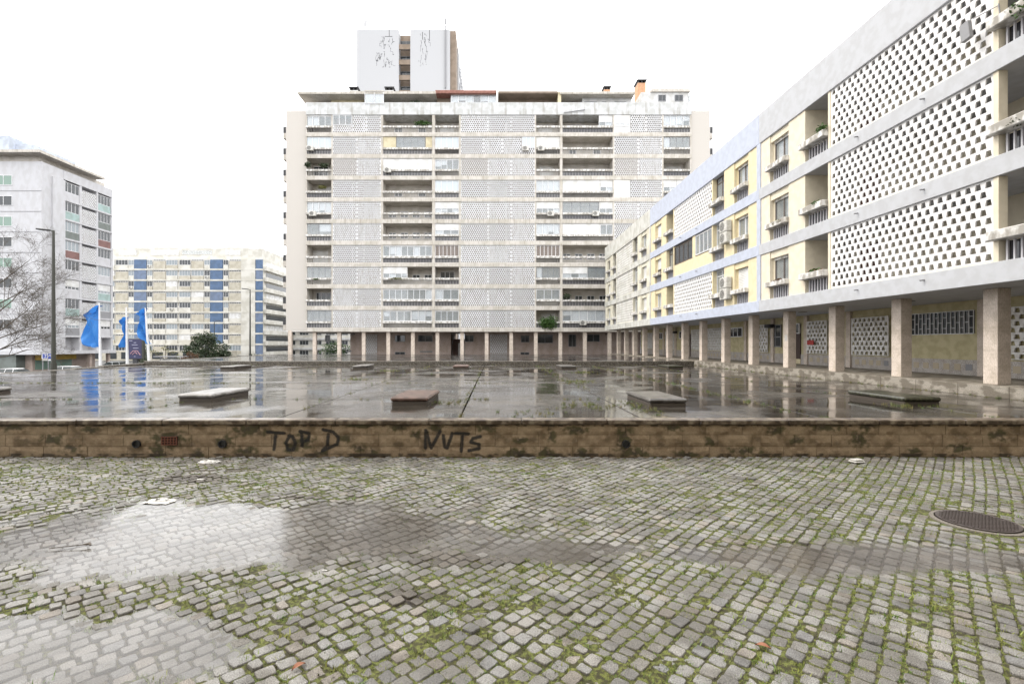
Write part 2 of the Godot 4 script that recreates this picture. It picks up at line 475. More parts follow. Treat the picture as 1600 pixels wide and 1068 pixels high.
func pavement() -> void:
	nz.seed = 11; nz.frequency = 0.01; nz.fractal_octaves = 3
	nz2.seed = 23; nz2.frequency = 0.012; nz2.fractal_octaves = 3
	var root := Node3D.new()
	root.name = "pavement"
	root.set_meta("kind", "structure"); root.set_meta("label", "granite cobble pavement with mossy joints in front of the low wall"); root.set_meta("category", "pavement")
	add_child(root)
	# bed of soil and moss between the stones
	var st := SurfaceTool.new()
	st.begin(Mesh.PRIMITIVE_TRIANGLES)
	var step := 0.055
	var nx := int(24.0 / step)
	var nd := int(7.6 / step)
	for j in nd + 1:
		for i in nx + 1:
			var x := -12.0 + i * step
			var d := -0.6 + j * step
			var m := moss(x, d)
			var k := nz2.get_noise_2d(x * 700.0, d * 700.0) * 0.5 + 0.5
			var col := Color(0.10, 0.082, 0.055).lerp(Color(0.155, 0.185, 0.03), smoothstep(0.12, 0.42, m)).lerp(Color(0.15, 0.115, 0.045), 0.35 * k).lerp(Color(0.06, 0.047, 0.034), mud(x, d))
			st.set_color(col)
			st.set_normal(Vector3.UP)
			st.add_vertex(Vector3(x, hgt(x, d) - 0.012 + 0.006 * smoothstep(0.15, 0.7, m) + 0.003 * k, -d))
	for j in nd:
		for i in nx:
			var a := j * (nx + 1) + i
			for t in [a, a + nx + 1, a + 1, a + 1, a + nx + 1, a + nx + 2]: st.add_index(t)
	st.generate_normals()
	inst("joint_bed", st.commit(), M.bed, root)
	# stones, laid in diagonal courses
	var meshes := []
	for i in 10: meshes.append(cobble_mesh(100 + i))
	var stones := []
	var r := RandomNumberGenerator.new()
	r.seed = 5
	var pitch := 0.092
	var tips := []
	for row in range(-185, 185):
		var u := -17.0 + r.randf() * 0.1
		while u < 17.0:
			var len := r.randf_range(0.072, 0.116)
			var uc := u + len / 2.0
			u += len
			var vc := row * pitch + 0.02 * sin(uc * 1.3 + row * 0.05) + 0.03 * sin(uc * 0.45)
			var ang := deg_to_rad(46.0) + 0.02 * uc / 3.0
			var x := uc * cos(0.80) - vc * sin(0.80)
			var d := uc * sin(0.80) + vc * cos(0.80) + 4.0
			if d > 6.97 or d < -0.4 or absf(x) > 11.6: continue
			if Vector2(x - 4.33, d - 4.42).length() < 0.37: continue
			var gap := r.randf_range(0.007, 0.021)
			var g2 := r.randf_range(0.007, 0.020)
			var tone := r.randf()
			stones.append({"x": x, "d": d, "l": len - gap, "w": pitch - g2, "a": ang + r.randf_range(-0.07, 0.07), "k": r.randi() % 10, "t": tone, "y": hgt(x, d) + r.randfn() * 0.0035, "tx": r.randfn() * 0.03, "tz": r.randfn() * 0.03})
			var m := moss(x, d)
			if r.randf() < m * 1.5 and hgt(x, d) > WATER - 0.006:
				var du := (len / 2) * (1 if r.randf() < 0.5 else -1)
				var dv := r.randf_range(-pitch / 2, pitch / 2)
				tips.append([x + du * cos(0.8) - dv * sin(0.8), d + du * sin(0.8) + dv * cos(0.8), m])
				tips.append([x + dv * cos(0.8) - pitch / 2 * sin(0.8), d + dv * sin(0.8) + pitch / 2 * cos(0.8), m])
	var seen := stones.filter(func(s): return s.d > 2.36 and absf(s.x * F / s.d - 27.0) < 800.0)
	seen.sort_custom(func(a, b): return a.d * a.d + a.x * a.x * 0.1 < b.d * b.d + b.x * b.x * 0.1)
	for i in mini(300, seen.size()): seen[i].single = true
	var X := func(s: Dictionary) -> Transform3D:
		var bs := Basis(Vector3.UP, s.a) * Basis(Vector3.RIGHT, s.tx) * Basis(Vector3.BACK, s.tz)
		return Transform3D(bs * Basis.from_scale(Vector3(s.l, 1, s.w)), Vector3(s.x, s.y, -s.d))
	var tones := [Color(0.30, 0.29, 0.265), Color(0.275, 0.268, 0.25), Color(0.325, 0.31, 0.278), Color(0.305, 0.272, 0.23), Color(0.24, 0.237, 0.228), Color(0.295, 0.285, 0.262)]
	var pick := func(t: float) -> int: return 0 if t < 0.3 else 1 if t < 0.5 else 2 if t < 0.68 else 3 if t < 0.77 else 4 if t < 0.84 else 5
	var rest := []
	for i in 10: rest.append([])
	for s in stones:
		if s.has("single"):
			var o := inst("cobblestone", meshes[s.k], M["stone%d" % pick.call(s.t)] if mud(s.x, s.d) < 0.45 else M.stone_mud, root)
			o.transform = X.call(s)
		else: rest[s.k].append(s)
	for i in 10:
		var mm := MultiMesh.new()
		mm.transform_format = MultiMesh.TRANSFORM_3D
		mm.use_colors = true
		mm.mesh = meshes[i]
		mm.instance_count = rest[i].size()
		for k in rest[i].size():
			mm.set_instance_transform(k, X.call(rest[i][k]))
			mm.set_instance_color(k, tones[pick.call(rest[i][k].t)].lerp(Color(0.125, 0.105, 0.08), smoothstep(0.1, 0.8, mud(rest[i][k].x, rest[i][k].d))))
		var o := MultiMeshInstance3D.new()
		o.multimesh = mm
		o.material_override = M.stone_many
		o.name = "cobblestones"
		o.set_meta("kind", "stuff")
		root.add_child(o, true)
	# moss and grass growing in the joints
	var bq := Q.new()
	for i in 11:
		var a := r.randf() * TAU
		var o := Vector3(r.randfn() * 0.012, 0, r.randfn() * 0.012)
		var hh := r.randf_range(0.012, 0.026)
		var w := Vector3(cos(a), 0, sin(a)) * 0.0035
		var tip := o + Vector3(r.randfn() * 0.011, hh, r.randfn() * 0.011)
		bq.face(o - w, o + w, tip)
	var tm := MultiMesh.new()
	tm.transform_format = MultiMesh.TRANSFORM_3D
	tm.use_colors = true
	tm.mesh = bq.mesh()
	tm.instance_count = tips.size() * 5
	for i in tips.size() * 5:
		var t: Array = tips[i / 5]
		var s: float = r.randf_range(0.35, 0.9) * (0.7 + 0.6 * t[2])
		if r.randf() < 0.03: s *= 1.8
		var x: float = t[0] + r.randfn() * 0.02
		var d: float = t[1] + r.randfn() * 0.02
		tm.set_instance_transform(i, Transform3D(Basis(Vector3.UP, r.randf() * TAU).scaled(Vector3(s, s, s)), Vector3(x, hgt(x, d) - 0.012, -d)))
		var yel := r.randf()
		tm.set_instance_color(i, Color(0.085, 0.17, 0.025).lerp(Color(0.21, 0.21, 0.035), yel) * r.randf_range(0.75, 1.2))
	var to := MultiMeshInstance3D.new()
	to.multimesh = tm; to.material_override = M.blade; to.name = "moss"
	to.set_meta("kind", "stuff"); tag(to, "green moss and grass growing in the cobble joints", "moss")
	add_child(to)
	# rain puddles
	var labels := ["broad shallow puddle mirroring the white sky on the cobbles", "", "thin muddy puddle stretching towards the manhole cover", "", "small puddle at the edge of the cobbles beyond the moss", "dark damp puddle at the foot of the low wall"]
	for i in dips.size():
		if labels[i] == "": continue
		var p: Array = dips[i]
		var q := Q.new()
		var sx: float = p[2] * 1.12 + (1.3 if i == 0 else 0.9 if i == 2 else 0.0)
		var cx: float = p[0] - (0.9 if i == 0 else 0.4 if i == 2 else 0.0)
		var ring := []
		for k in 48:
			var a := TAU * k / 48
			var rr := 1.0 + nz.get_noise_2d(cos(a) * 90 + i * 300, sin(a) * 90) * 0.2
			ring.append(Vector3(cx + cos(a) * sx * rr, WATER - 0.0004 * i, -(p[1] + sin(a) * p[3] * 1.12 * rr)))
		for k in 48: q.tri(Vector3(cx, WATER - 0.0004 * i, -p[1]), ring[k], ring[(k + 1) % 48], Vector3.UP, Vector3.UP, Vector3.UP)
		var o := obj("puddle", q, M.puddle)
		o.set_meta("kind", "structure"); o.set_meta("label", labels[i]); o.set_meta("category", "puddle")

func wall_texture() -> ImageTexture:
	# limestone, moss and black lichen where the photograph shows them, and the sprayed words
	var w := 2048
	var h := 96
	var im := Image.create(w, h, false, Image.FORMAT_RGB8)
	var n1 := FastNoiseLite.new(); n1.seed = 3; n1.frequency = 0.03; n1.fractal_octaves = 4
	var n2 := FastNoiseLite.new(); n2.seed = 9; n2.frequency = 0.09; n2.fractal_octaves = 4
	var dw := 7.0
	# texture pixel -> photograph pixel
	var kx := 22.0 / w * F / dw
	var ky := 0.53 / h * F / dw
	var ox := VPX - 11.0 * F / dw
	var oy := VPY + EYE * F / dw
	var mask := PackedFloat32Array(); mask.resize(w * h)
	var ink := PackedFloat32Array(); ink.resize(w * h)
	for p in [[80, 687, 18, 8], [20, 665, 20, 8], [262, 686, 26, 14], [245, 705, 14, 10], [348, 690, 14, 10], [310, 708, 9, 8], [383, 704, 17, 7], [390, 672, 26, 9], [560, 662, 22, 6], [540, 685, 10, 6], [455, 698, 12, 8], [475, 690, 14, 12], [500, 707, 10, 5], [680, 668, 12, 8], [650, 680, 8, 8], [580, 705, 8, 6], [560, 700, 12, 6], [813, 688, 12, 6], [861, 681, 6, 10], [806, 708, 20, 7], [851, 707, 13, 7], [909, 707, 12, 7], [975, 690, 12, 26], [990, 707, 28, 7], [1071, 710, 18, 6], [1163, 705, 26, 6], [1245, 688, 9, 7], [1343, 686, 14, 12], [1356, 665, 14, 9], [1429, 705, 12, 5], [1210, 672, 14, 8], [1500, 700, 18, 7], [1560, 680, 14, 8], [205, 668, 16, 8], [140, 672, 12, 6], [760, 668, 14, 6], [1050, 668, 16, 5], [1180, 660, 30, 4], [700, 660, 40, 4], [-60, 690, 30, 10], [1660, 700, 30, 10], [110, 700, 14, 6], [620, 668, 14, 5], [900, 672, 18, 6], [1110, 690, 10, 6], [1290, 668, 24, 5]]:
		for x in range(maxi(0, int((p[0] - p[2] * 1.5 - ox) / kx)), mini(w, int((p[0] + p[2] * 1.5 - ox) / kx))):
			for y in h:
				var dx: float = absf(ox + x * kx - p[0]) / p[2]
				var dy: float = absf(oy - y * ky - p[1]) / p[3]
				if dy < 1.6:
					var b := n2.get_noise_2d(x, y * 0.6)
					mask[y * w + x] = maxf(mask[y * w + x], 1.0 - smoothstep(0.35, 1.3, maxf(dx, dy) * 0.5 + Vector2(dx, dy).length() * 0.5 + b * 1.1))
	for s in [
		[[417, 675], [443, 677]], [[430, 677], [427, 702]], [[452, 680], [446, 692], [449, 703], [457, 703], [461, 692], [456, 682], [450, 681]], [[470, 674], [471, 697]], [[468, 674], [482, 677], [481, 687], [472, 690]],
		[[512, 679], [511, 696], [503, 704]], [[504, 671], [520, 675], [528, 684], [526, 694], [506, 703]],
		[[664.5, 672], [664, 700]], [[665, 673], [673, 700]], [[673, 700], [687, 674]], [[692, 680], [694, 698], [698, 700], [706, 677]], [[711, 677], [731, 678]], [[722, 678], [720, 705]], [[750, 682], [738, 685], [735, 691], [748, 694], [748, 701], [732, 704]]]:
		for i in s.size() - 1:
			var p0 := Vector2(s[i][0], s[i][1])
			var p1 := Vector2(s[i + 1][0], s[i + 1][1])
			for x in range(maxi(0, int((minf(p0.x, p1.x) - 4 - ox) / kx)), mini(w, int((maxf(p0.x, p1.x) + 5 - ox) / kx))):
				for y in h:
					var pt := Vector2(ox + x * kx, oy - y * ky)
					var e := pt.distance_to(Geometry2D.get_closest_point_to_segment(pt, p0, p1)) + n2.get_noise_2d(x * 3, y * 2) * 0.7
					ink[y * w + x] = maxf(ink[y * w + x], 1.0 - smoothstep(1.8, 3.3, e))
	for y in h:
		for x in w:
			var a := n1.get_noise_2d(x, y * 0.6)
			var b := n2.get_noise_2d(x, y * 0.6)
			var c := Color(0.335, 0.25, 0.158).lerp(Color(0.235, 0.162, 0.096), clampf(0.5 + a * 1.5, 0, 1)).lerp(Color(0.41, 0.31, 0.20), clampf(b * 1.6 - 0.1, 0, 0.6))
			var dark := Color(0.050, 0.050, 0.012).lerp(Color(0.018, 0.016, 0.012), clampf(0.5 + b * 2.2, 0, 1))
			c = c.lerp(dark, maxf(mask[y * w + x], clampf((a - 0.22) * 1.8, 0, 0.4)) * 0.84)
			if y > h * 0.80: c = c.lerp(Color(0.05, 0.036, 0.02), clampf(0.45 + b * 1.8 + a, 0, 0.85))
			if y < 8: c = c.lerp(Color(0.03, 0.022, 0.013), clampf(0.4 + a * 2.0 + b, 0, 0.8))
			c = c.lerp(Color(0.012, 0.011, 0.011), ink[y * w + x] * 0.93)
			im.set_pixel(x, h - 1 - y, Color(c.r, c.g, c.b).linear_to_srgb())
	return ImageTexture.create_from_image(im)

func parapet_wall() -> void:
	var b := thing("parapet_wall", "low mossy limestone wall sprayed with the words TOP D and NUTS", "wall", Vector3(0, 0, -7.0))
	var m := StandardMaterial3D.new()
	m.resource_name = "wall_limestone"
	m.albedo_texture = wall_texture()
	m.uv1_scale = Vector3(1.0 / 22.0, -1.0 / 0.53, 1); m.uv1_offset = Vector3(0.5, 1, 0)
	m.roughness = 0.85
	m.detail_enabled = true; m.detail_albedo = T.fine; m.detail_blend_mode = BaseMaterial3D.BLEND_MODE_MUL
	m.detail_uv_layer = BaseMaterial3D.DETAIL_UV_2
	m.uv2_triplanar = true; m.uv2_world_triplanar = true; m.uv2_scale = Vector3(2.5, 2.5, 2.5)
	M.wall_limestone = m
	var r := RandomNumberGenerator.new()
	r.seed = 8
	var ys := [-0.04, 0.142, 0.31, 0.455]
	for c in 3:
		var x: float = -11.0 + [0.0, -0.22, -0.1][c]
		while x < 11.0:
			var l := r.randf_range(0.42, 0.62)
			var q := Q.new()
			q.planar = true
			var x1 := minf(x + l, 11.0)
			if x1 - x > 0.1: _rough_block(q, maxf(x, -11.0) + 0.003, x1 - 0.003, ys[c] + 0.003, ys[c + 1] - 0.003, -0.3, r.randf_range(-0.004, 0.003), r)
			if q.v.size(): obj("stone_block", q, m, b)
			x += l
	var x := -11.0
	while x < 11.0:
		var l := r.randf_range(1.15, 1.35)
		var q := Q.new()
		q.planar = true
		q.cham(Vector3(x + 0.003, 0.456, -0.17), Vector3(minf(x + l, 11.0) - 0.003, 0.527 + r.randf_range(-0.003, 0.003), 0.035 + r.randf_range(-0.004, 0.004)), 0.012)
		obj("coping_slab", q, M.coping, b)
		x += l
	piece("mortar_core", -11.0, 11.0, -0.06, 0.45, -0.29, -0.012, M.joint_mortar, b)
	for px in [214.0, 348.0, 978.0]:
		var q := Q.new()
		for i in 16:
			var a0 := TAU * i / 16; var a1 := TAU * (i + 1) / 16
			for k in [[0.056, 0.045, 0.035, 0.035], [0.045, 0.045, 0.035, -0.004]]:
				q.quad(Vector3(cos(a0) * k[0], sin(a0) * k[0], k[2]), Vector3(cos(a1) * k[0], sin(a1) * k[0], k[2]), Vector3(cos(a1) * k[1], sin(a1) * k[1], k[3]), Vector3(cos(a0) * k[1], sin(a0) * k[1], k[3]))
			q.quad(Vector3(cos(a0) * 0.056, sin(a0) * 0.056, -0.02), Vector3(cos(a1) * 0.056, sin(a1) * 0.056, -0.02), Vector3(cos(a1) * 0.056, sin(a1) * 0.056, 0.035), Vector3(cos(a0) * 0.056, sin(a0) * 0.056, 0.035))
			q.face(Vector3(0, 0, 0.008), Vector3(cos(a0) * 0.046, sin(a0) * 0.046, 0.008), Vector3(cos(a1) * 0.046, sin(a1) * 0.046, 0.008))
		var o := obj("drain_pipe", q, M.black_plastic, b)
		o.position = at_depth(px, 693, 7.0) + Vector3(0, 0, 7.0)
	var g := Q.new()
	for i in 6: g.bb(-0.11 + i * 0.042, -0.096 + i * 0.042, -0.06, 0.06, 0.0, 0.018)
	for i in 4: g.bb(-0.11, 0.114, -0.06 + i * 0.036, -0.048 + i * 0.036, 0.002, 0.02)
	var go := obj("vent_grille", g, M.rust, b)
	go.position = at_depth(265, 688, 7.0) + Vector3(0, 0, 7.006)
	var gd := Q.new()
	gd.bb(-0.112, 0.116, -0.062, 0.062, -0.02, 0.001)
	obj("vent_opening", gd, M.dark, go)

func _rough_block(q: Q, x0: float, x1: float, y0: float, y1: float, zb: float, zf: float, r: RandomNumberGenerator) -> void:
	# split-faced block: a bossed front with an uneven skin and four plain sides
	var nx := 5
	var ny := 3
	var g := []
	for j in ny + 1:
		for i in nx + 1:
			var edge := i == 0 or j == 0 or i == nx or j == ny
			g.append(Vector3(lerpf(x0, x1, i / float(nx)), lerpf(y0, y1, j / float(ny)), zf + (r.randf_range(-0.008, -0.005) if edge else r.randf_range(-0.003, 0.006))))
	for j in ny:
		for i in nx:
			var a := j * (nx + 1) + i
			q.quad(g[a], g[a + 1], g[a + nx + 2], g[a + nx + 1])
	var z := zf - 0.0065
	q.quad(Vector3(x0, y1, z), Vector3(x1, y1, z), Vector3(x1, y1, zb), Vector3(x0, y1, zb))
	q.quad(Vector3(x0, y0, zb), Vector3(x1, y0, zb), Vector3(x1, y0, z), Vector3(x0, y0, z))
	q.quad(Vector3(x1, y0, z), Vector3(x1, y0, zb), Vector3(x1, y1, zb), Vector3(x1, y1, z))
	q.quad(Vector3(x0, y0, zb), Vector3(x0, y0, z), Vector3(x0, y1, z), Vector3(x0, y1, zb))

func decks() -> void:
	var q := Q.new()
	q.bb(-900, 900, STREET - 0.5, STREET, -900, 300)
	structure("street", q, M.asphalt).set_meta("label", "grey asphalt street lying lower than the plaza")
	q = Q.new()
	q.bb(-26.6, 70, STREET, -0.07, -110, 60)
	structure("plaza", q, M.plaza).set_meta("label", "raised plaza ground under the roof deck and arcades")
	var root := Node3D.new()
	root.name = "roof_deck"
	root.set_meta("kind", "structure"); root.set_meta("label", "wet concrete roof deck of large slabs with weedy joints"); root.set_meta("category", "deck")
	add_child(root)
	var r := RandomNumberGenerator.new()
	r.seed = 77
	var ds := [7.42, 13.3, 18.8, 24.3, 29.6, 34.8]
	var xs := [-24.8]
	var x := -22.67
	while x < 14.0:
		xs.append(x); x += 3.66
	xs.append(14.1)
	for j in ds.size() - 1:
		for i in xs.size() - 1:
			var s := Q.new()
			var h := DECK + r.randf_range(-0.002, 0.002)
			s.cham(Vector3(xs[i] + 0.014, -0.06, -ds[j + 1] + 0.014), Vector3(xs[i + 1] - 0.014, h, -ds[j] - 0.014), 0.012)
			obj("slab", s, M.wet, root)
	var u := Node3D.new()
	u.name = "upper_deck"
	u.set_meta("kind", "structure"); u.set_meta("label", "raised wet terrace a step above the roof deck"); u.set_meta("category", "deck")
	add_child(u)
	var s := Q.new()
	s.cham(Vector3(-24.8, -0.06, -35.25), Vector3(14.1, DECK2 + 0.015, -34.82), 0.02)
	obj("step_edge", s, M.edge_stone, u)
	xs = []
	x = -24.8
	while x < 14.0:
		xs.append(x); x += 1.3
	for i in xs.size():
		for j in 4:
			var t := Q.new()
			t.cham(Vector3(xs[i] + 0.006, -0.06, -35.28 - 5.75 * (j + 1)), Vector3(minf(xs[i] + 1.3, 14.1) - 0.006, DECK2 + r.randf_range(-0.004, 0.004), -35.27 - 5.75 * j), 0.006)
			obj("slab", t, M.wet2, u)
	# kerbs: along the street side and below the arcade
	for k in 14:
		var e := Q.new()
		var d0 := 6.7 + k * 2.05
		e.cham(Vector3(-25.25, -0.06, -d0 - 2.04), Vector3(-24.81, 0.11 + 0.12 * smoothstep(26.0, 33.0, d0) + r.randf_range(-0.01, 0.01), -d0), 0.03)
		var o := obj("kerb", e, M.edge_stone)
		o.set_meta("kind", "structure"); o.set_meta("label", "dark mossy kerb stone on the street side of the deck"); o.set_meta("category", "kerb"); o.set_meta("group", "kerb stones of the deck")
	var k2 := Q.new()
	k2.bb(-25.25, -24.81, -0.06, DECK2 + 0.02, -58.5, -35.4)
	var o2 := obj("kerb", k2, M.edge_stone)
	o2.set_meta("kind", "structure"); o2.set_meta("label", "long kerb on the street side of the upper terrace"); o2.set_meta("category", "kerb")
	var ledge_root := Node3D.new()
	ledge_root.name = "arcade_ledge"
	ledge_root.set_meta("kind", "structure"); ledge_root.set_meta("label", "pale stone ledge carrying the arcade columns"); ledge_root.set_meta("category", "ledge")
	add_child(ledge_root)
	for k in 36:
		var e := Q.new()
		var d0 := 6.0 + k * 1.5
		e.cham(Vector3(14.1, -0.06, -d0 - 1.495), Vector3(14.75, 0.42 + r.randf_range(-0.004, 0.004), -d0), 0.015)
		obj("ledge_stone", e, M.ledge_stone, ledge_root)
	# hatches
	var hn := 0
	var look := ["pale concrete roof hatch standing on the wet deck beside the blue flag reflections", "rust red concrete roof hatch in the near row on the deck", "grey concrete roof hatch with weeds at its corner", "mossy dark roof hatch beside the arcade ledge", "pale roof hatch of the near row beyond the lamp post reflection", "long flat roof hatch below the second street lamp", "pale broken roof hatch with an upturned corner", "small red topped roof hatch near the upper step", "grey roof hatch near the upper step among weeds", "mossy roof hatch near the upper step by the ledge"]
	for p in [[-8.2, 12.7, "hatch_pale"], [-2.55, 12.0, "hatch_red"], [3.65, 11.65, "hatch_grey"], [9.9, 11.9, "hatch_moss"], [-15.5, 13.0, "hatch_pale"], [-16.0, 28.6, "hatch_grey"], [-8.4, 29.0, "hatch_pale"], [-2.5, 29.2, "hatch_red"], [3.9, 29.0, "hatch_grey"], [10.2, 29.0, "hatch_moss"]]:
		var t := thing("roof_hatch", look[hn], "hatch", Vector3(p[0], DECK, -p[1]), r.randf_range(-0.04, 0.04), "roof hatches on the wet deck")
		var base := Q.new()
		base.cham(Vector3(0.03, -0.02, -1.87), Vector3(0.90, 0.10, -0.03), 0.02)
		obj("base", base, M.hatch_side, t)
		var lid := Q.new()
		lid.cham(Vector3(0, 0.10, -1.9), Vector3(0.93, 0.205, 0), 0.035)
		var lo := obj("lid", lid, M[p[2]], t)
		if hn == 6: lo.rotation.z = 0.05
		hn += 1
	# weeds along the deck joints
	var bq := Q.new()
	for i in 12:
		var a := r.randf() * TAU
		var o := Vector3(r.randfn() * 0.02, 0, r.randfn() * 0.02)
		var w := Vector3(cos(a), 0, sin(a)) * 0.006
		bq.face(o - w, o + w, o + Vector3(r.randfn() * 0.03, r.randf_range(0.03, 0.1), r.randfn() * 0.03))
	var spots := []
	for line in [[-8.03, 10.0, 14.0, 25, 0.05], [-4.4, 9.0, 34.0, 60, 0.05], [2.95, 16.0, 34.0, 120, 0.16], [6.6, 9.0, 33.0, 240, 0.12], [3.4, 10.3, 13.0, 60, 0.15], [-0.75, 9.5, 30.0, 40, 0.05], [10.2, 10.0, 34.0, 80, 0.05], [13.9, 8.0, 34.0, 160, 0.1]]:
		for i in line[3]: spots.append(Vector3(line[0] + r.randfn() * line[4], DECK - 0.005, -r.randf_range(line[1], line[2])))
	for line in [[13.3, -22.0, -6.0, 70], [13.3, -6.0, 6.0, 50], [18.8, -24.0, -9.0, 260], [18.8, -8.0, 4.0, 50], [24.3, -20.0, 8.0, 90], [29.6, -12.0, 10.0, 80], [34.75, -24.0, 13.0, 120]]:
		for i in line[3]: spots.append(Vector3(r.randf_range(line[1], line[2]), DECK - 0.005, -line[0] + r.randfn() * 0.03))
	for c in [[2.2, 11.9, 60], [-1.2, 12.6, 30], [0.9, 10.7, 25], [3.3, 19.5, 90], [4.6, 26.0, 60], [-5.8, 27.5, 60], [-6.0, 21.0, 50], [10.0, 12.0, 40]]:
		for i in c[2]: spots.append(Vector3(c[0] + r.randfn() * 0.35, DECK, -c[1] + r.randfn() * 0.35))
	var tm := MultiMesh.new()
	tm.transform_format = MultiMesh.TRANSFORM_3D
	tm.use_colors = true
	tm.mesh = bq.mesh()
	tm.instance_count = spots.size()
	for i in spots.size():
		var k := r.randf_range(0.3, 0.95)
		tm.set_instance_transform(i, Transform3D(Basis(Vector3.UP, r.randf() * TAU).scaled(Vector3(k, k * r.randf_range(0.6, 1.5), k)), spots[i]))
		tm.set_instance_color(i, Color(0.06, 0.11, 0.02).lerp(Color(0.17, 0.14, 0.04), r.randf()))
	var to := MultiMeshInstance3D.new()
	to.multimesh = tm; to.material_override = M.blade; to.name = "weeds"
	to.set_meta("kind", "stuff"); tag(to, "weeds sprouting from the joints of the roof deck", "weeds")
	add_child(to)
# ---------------------------------------------------------------- facade pieces (local axes: x along the facade, y up, z outwards)
var screen_cache := {}
func screen_mesh(w: float, h: float, depth := 0.045, pu := 0.293, rows := 9) -> ArrayMesh:
	var key := "%.2f %.2f %d %.3f" % [w, h, rows, pu]
	if screen_cache.has(key): return screen_cache[key]
	var q := Q.new()
	var pv := h / rows
	var cols := maxi(2, roundi(w / pu))
	pu = w / cols
	var wb := pu * 0.66
	var wt := pu * 0.42
	for r in rows:
		var y0 := r * pv
		var yb := y0 + pv * 0.13
		var yt := y0 + pv * 0.82
		var y1 := y0 + pv
		var off := 0.5 if r % 2 == 0 else 0.0
		var cs := []
		for i in cols + 1:
			var cx := (i + off) * pu
			if cx - wb / 2 > 0.01 and cx + wb / 2 < w - 0.01: cs.append(cx)
		for zz in [0.0, -depth]:
			var f := func(a: Vector2, b: Vector2, d: Vector2, e: Vector2):
				var p := [Vector3(a.x, a.y, zz), Vector3(b.x, b.y, zz), Vector3(d.x, d.y, zz), Vector3(e.x, e.y, zz)]
				if zz == 0.0: q.quad(p[0], p[1], p[2], p[3])
				else: q.quad(p[3], p[2], p[1], p[0])
			f.call(Vector2(0, y0), Vector2(w, y0), Vector2(w, yb), Vector2(0, yb))
			f.call(Vector2(0, yt), Vector2(w, yt), Vector2(w, y1), Vector2(0, y1))
			var xb := 0.0
			var xt := 0.0
			for cx in cs:
				f.call(Vector2(xb, yb), Vector2(cx - wb / 2, yb), Vector2(cx - wt / 2, yt), Vector2(xt, yt))
				xb = cx + wb / 2; xt = cx + wt / 2
			f.call(Vector2(xb, yb), Vector2(w, yb), Vector2(w, yt), Vector2(xt, yt))
		for cx in cs:
			var a := [Vector2(cx - wb / 2, yb), Vector2(cx + wb / 2, yb), Vector2(cx + wt / 2, yt), Vector2(cx - wt / 2, yt)]
			for k in 4:
				var s: Vector2 = a[k]
				var e: Vector2 = a[(k + 1) % 4]
				q.quad(Vector3(s.x, s.y, -depth), Vector3(e.x, e.y, -depth), Vector3(e.x, e.y, 0), Vector3(s.x, s.y, 0))
	# rim
	q.quad(Vector3(0, h, 0), Vector3(w, h, 0), Vector3(w, h, -depth), Vector3(0, h, -depth))
	q.quad(Vector3(0, 0, -depth), Vector3(w, 0, -depth), Vector3(w, 0, 0), Vector3(0, 0, 0))
	q.quad(Vector3(w, 0, 0), Vector3(w, 0, -depth), Vector3(w, h, -depth), Vector3(w, h, 0))
	q.quad(Vector3(0, 0, -depth), Vector3(0, 0, 0), Vector3(0, h, 0), Vector3(0, h, -depth))
	screen_cache[key] = q.mesh()
	return screen_cache[key]

func screen(b: Node3D, x0: float, x1: float, y0: float, y1: float, z: float, m: Material = null, rows := 9, pu := 0.293) -> void:
	var o := inst("lattice_screen", screen_mesh(x1 - x0, y1 - y0, 0.045, pu, rows), m if m else M.screen, b)
	o.position = Vector3(x0, y0, z)

var box_cache := {}
func boxm(s: Vector3) -> ArrayMesh:   # a box centred on its own origin, shared between alike pieces
	var key := "%.3f %.3f %.3f" % [s.x, s.y, s.z]
	if not box_cache.has(key):
		var q := Q.new()
		q.box(-s / 2, s / 2)
		box_cache[key] = q.mesh()
	return box_cache[key]

func piece(called: String, x0: float, x1: float, y0: float, y1: float, z0: float, z1: float, m: Material, parent: Node3D) -> MeshInstance3D:
	var o := inst(called, boxm(Vector3(x1 - x0, y1 - y0, z1 - z0)), m, parent)
	o.position = Vector3(x0 + x1, y0 + y1, z0 + z1) / 2
	return o

func window(b: Node3D, x0: float, x1: float, y0: float, y1: float, z: float, panes: int, frame: Material, curtain := 0.0, glass: Material = null, split := 0.0) -> MeshInstance3D:
	var q := Q.new()
	var t := 0.055
	q.bb(0, x1 - x0, 0, t, -0.06, 0); q.bb(0, x1 - x0, y1 - y0 - t, y1 - y0, -0.06, 0)
	var pw := (x1 - x0 - t) / panes
	for i in panes + 1:
		q.bb(i * pw, i * pw + t, t, y1 - y0 - t, -0.06, 0.004)
	if split > 0: q.bb(t, x1 - x0 - t, (y1 - y0) * split - t / 2, (y1 - y0) * split + t / 2, -0.05, -0.004)
	var o := obj("window", q, frame, b)
	o.position = Vector3(x0, y0, z)
	for i in panes:
		piece("pane", i * pw + t, (i + 1) * pw, t, y1 - y0 - t, -0.034, -0.026, glass if glass else M.glass, o)
		if curtain > 0 and rng.randf() < curtain:
			piece("curtain", i * pw + t, (i + 1) * pw, t + (rng.randf_range(0, 0.5) * (y1 - y0) if rng.randf() < 0.3 else 0.0), y1 - y0 - t, -0.16, -0.14, M.curtain, o)
	return o

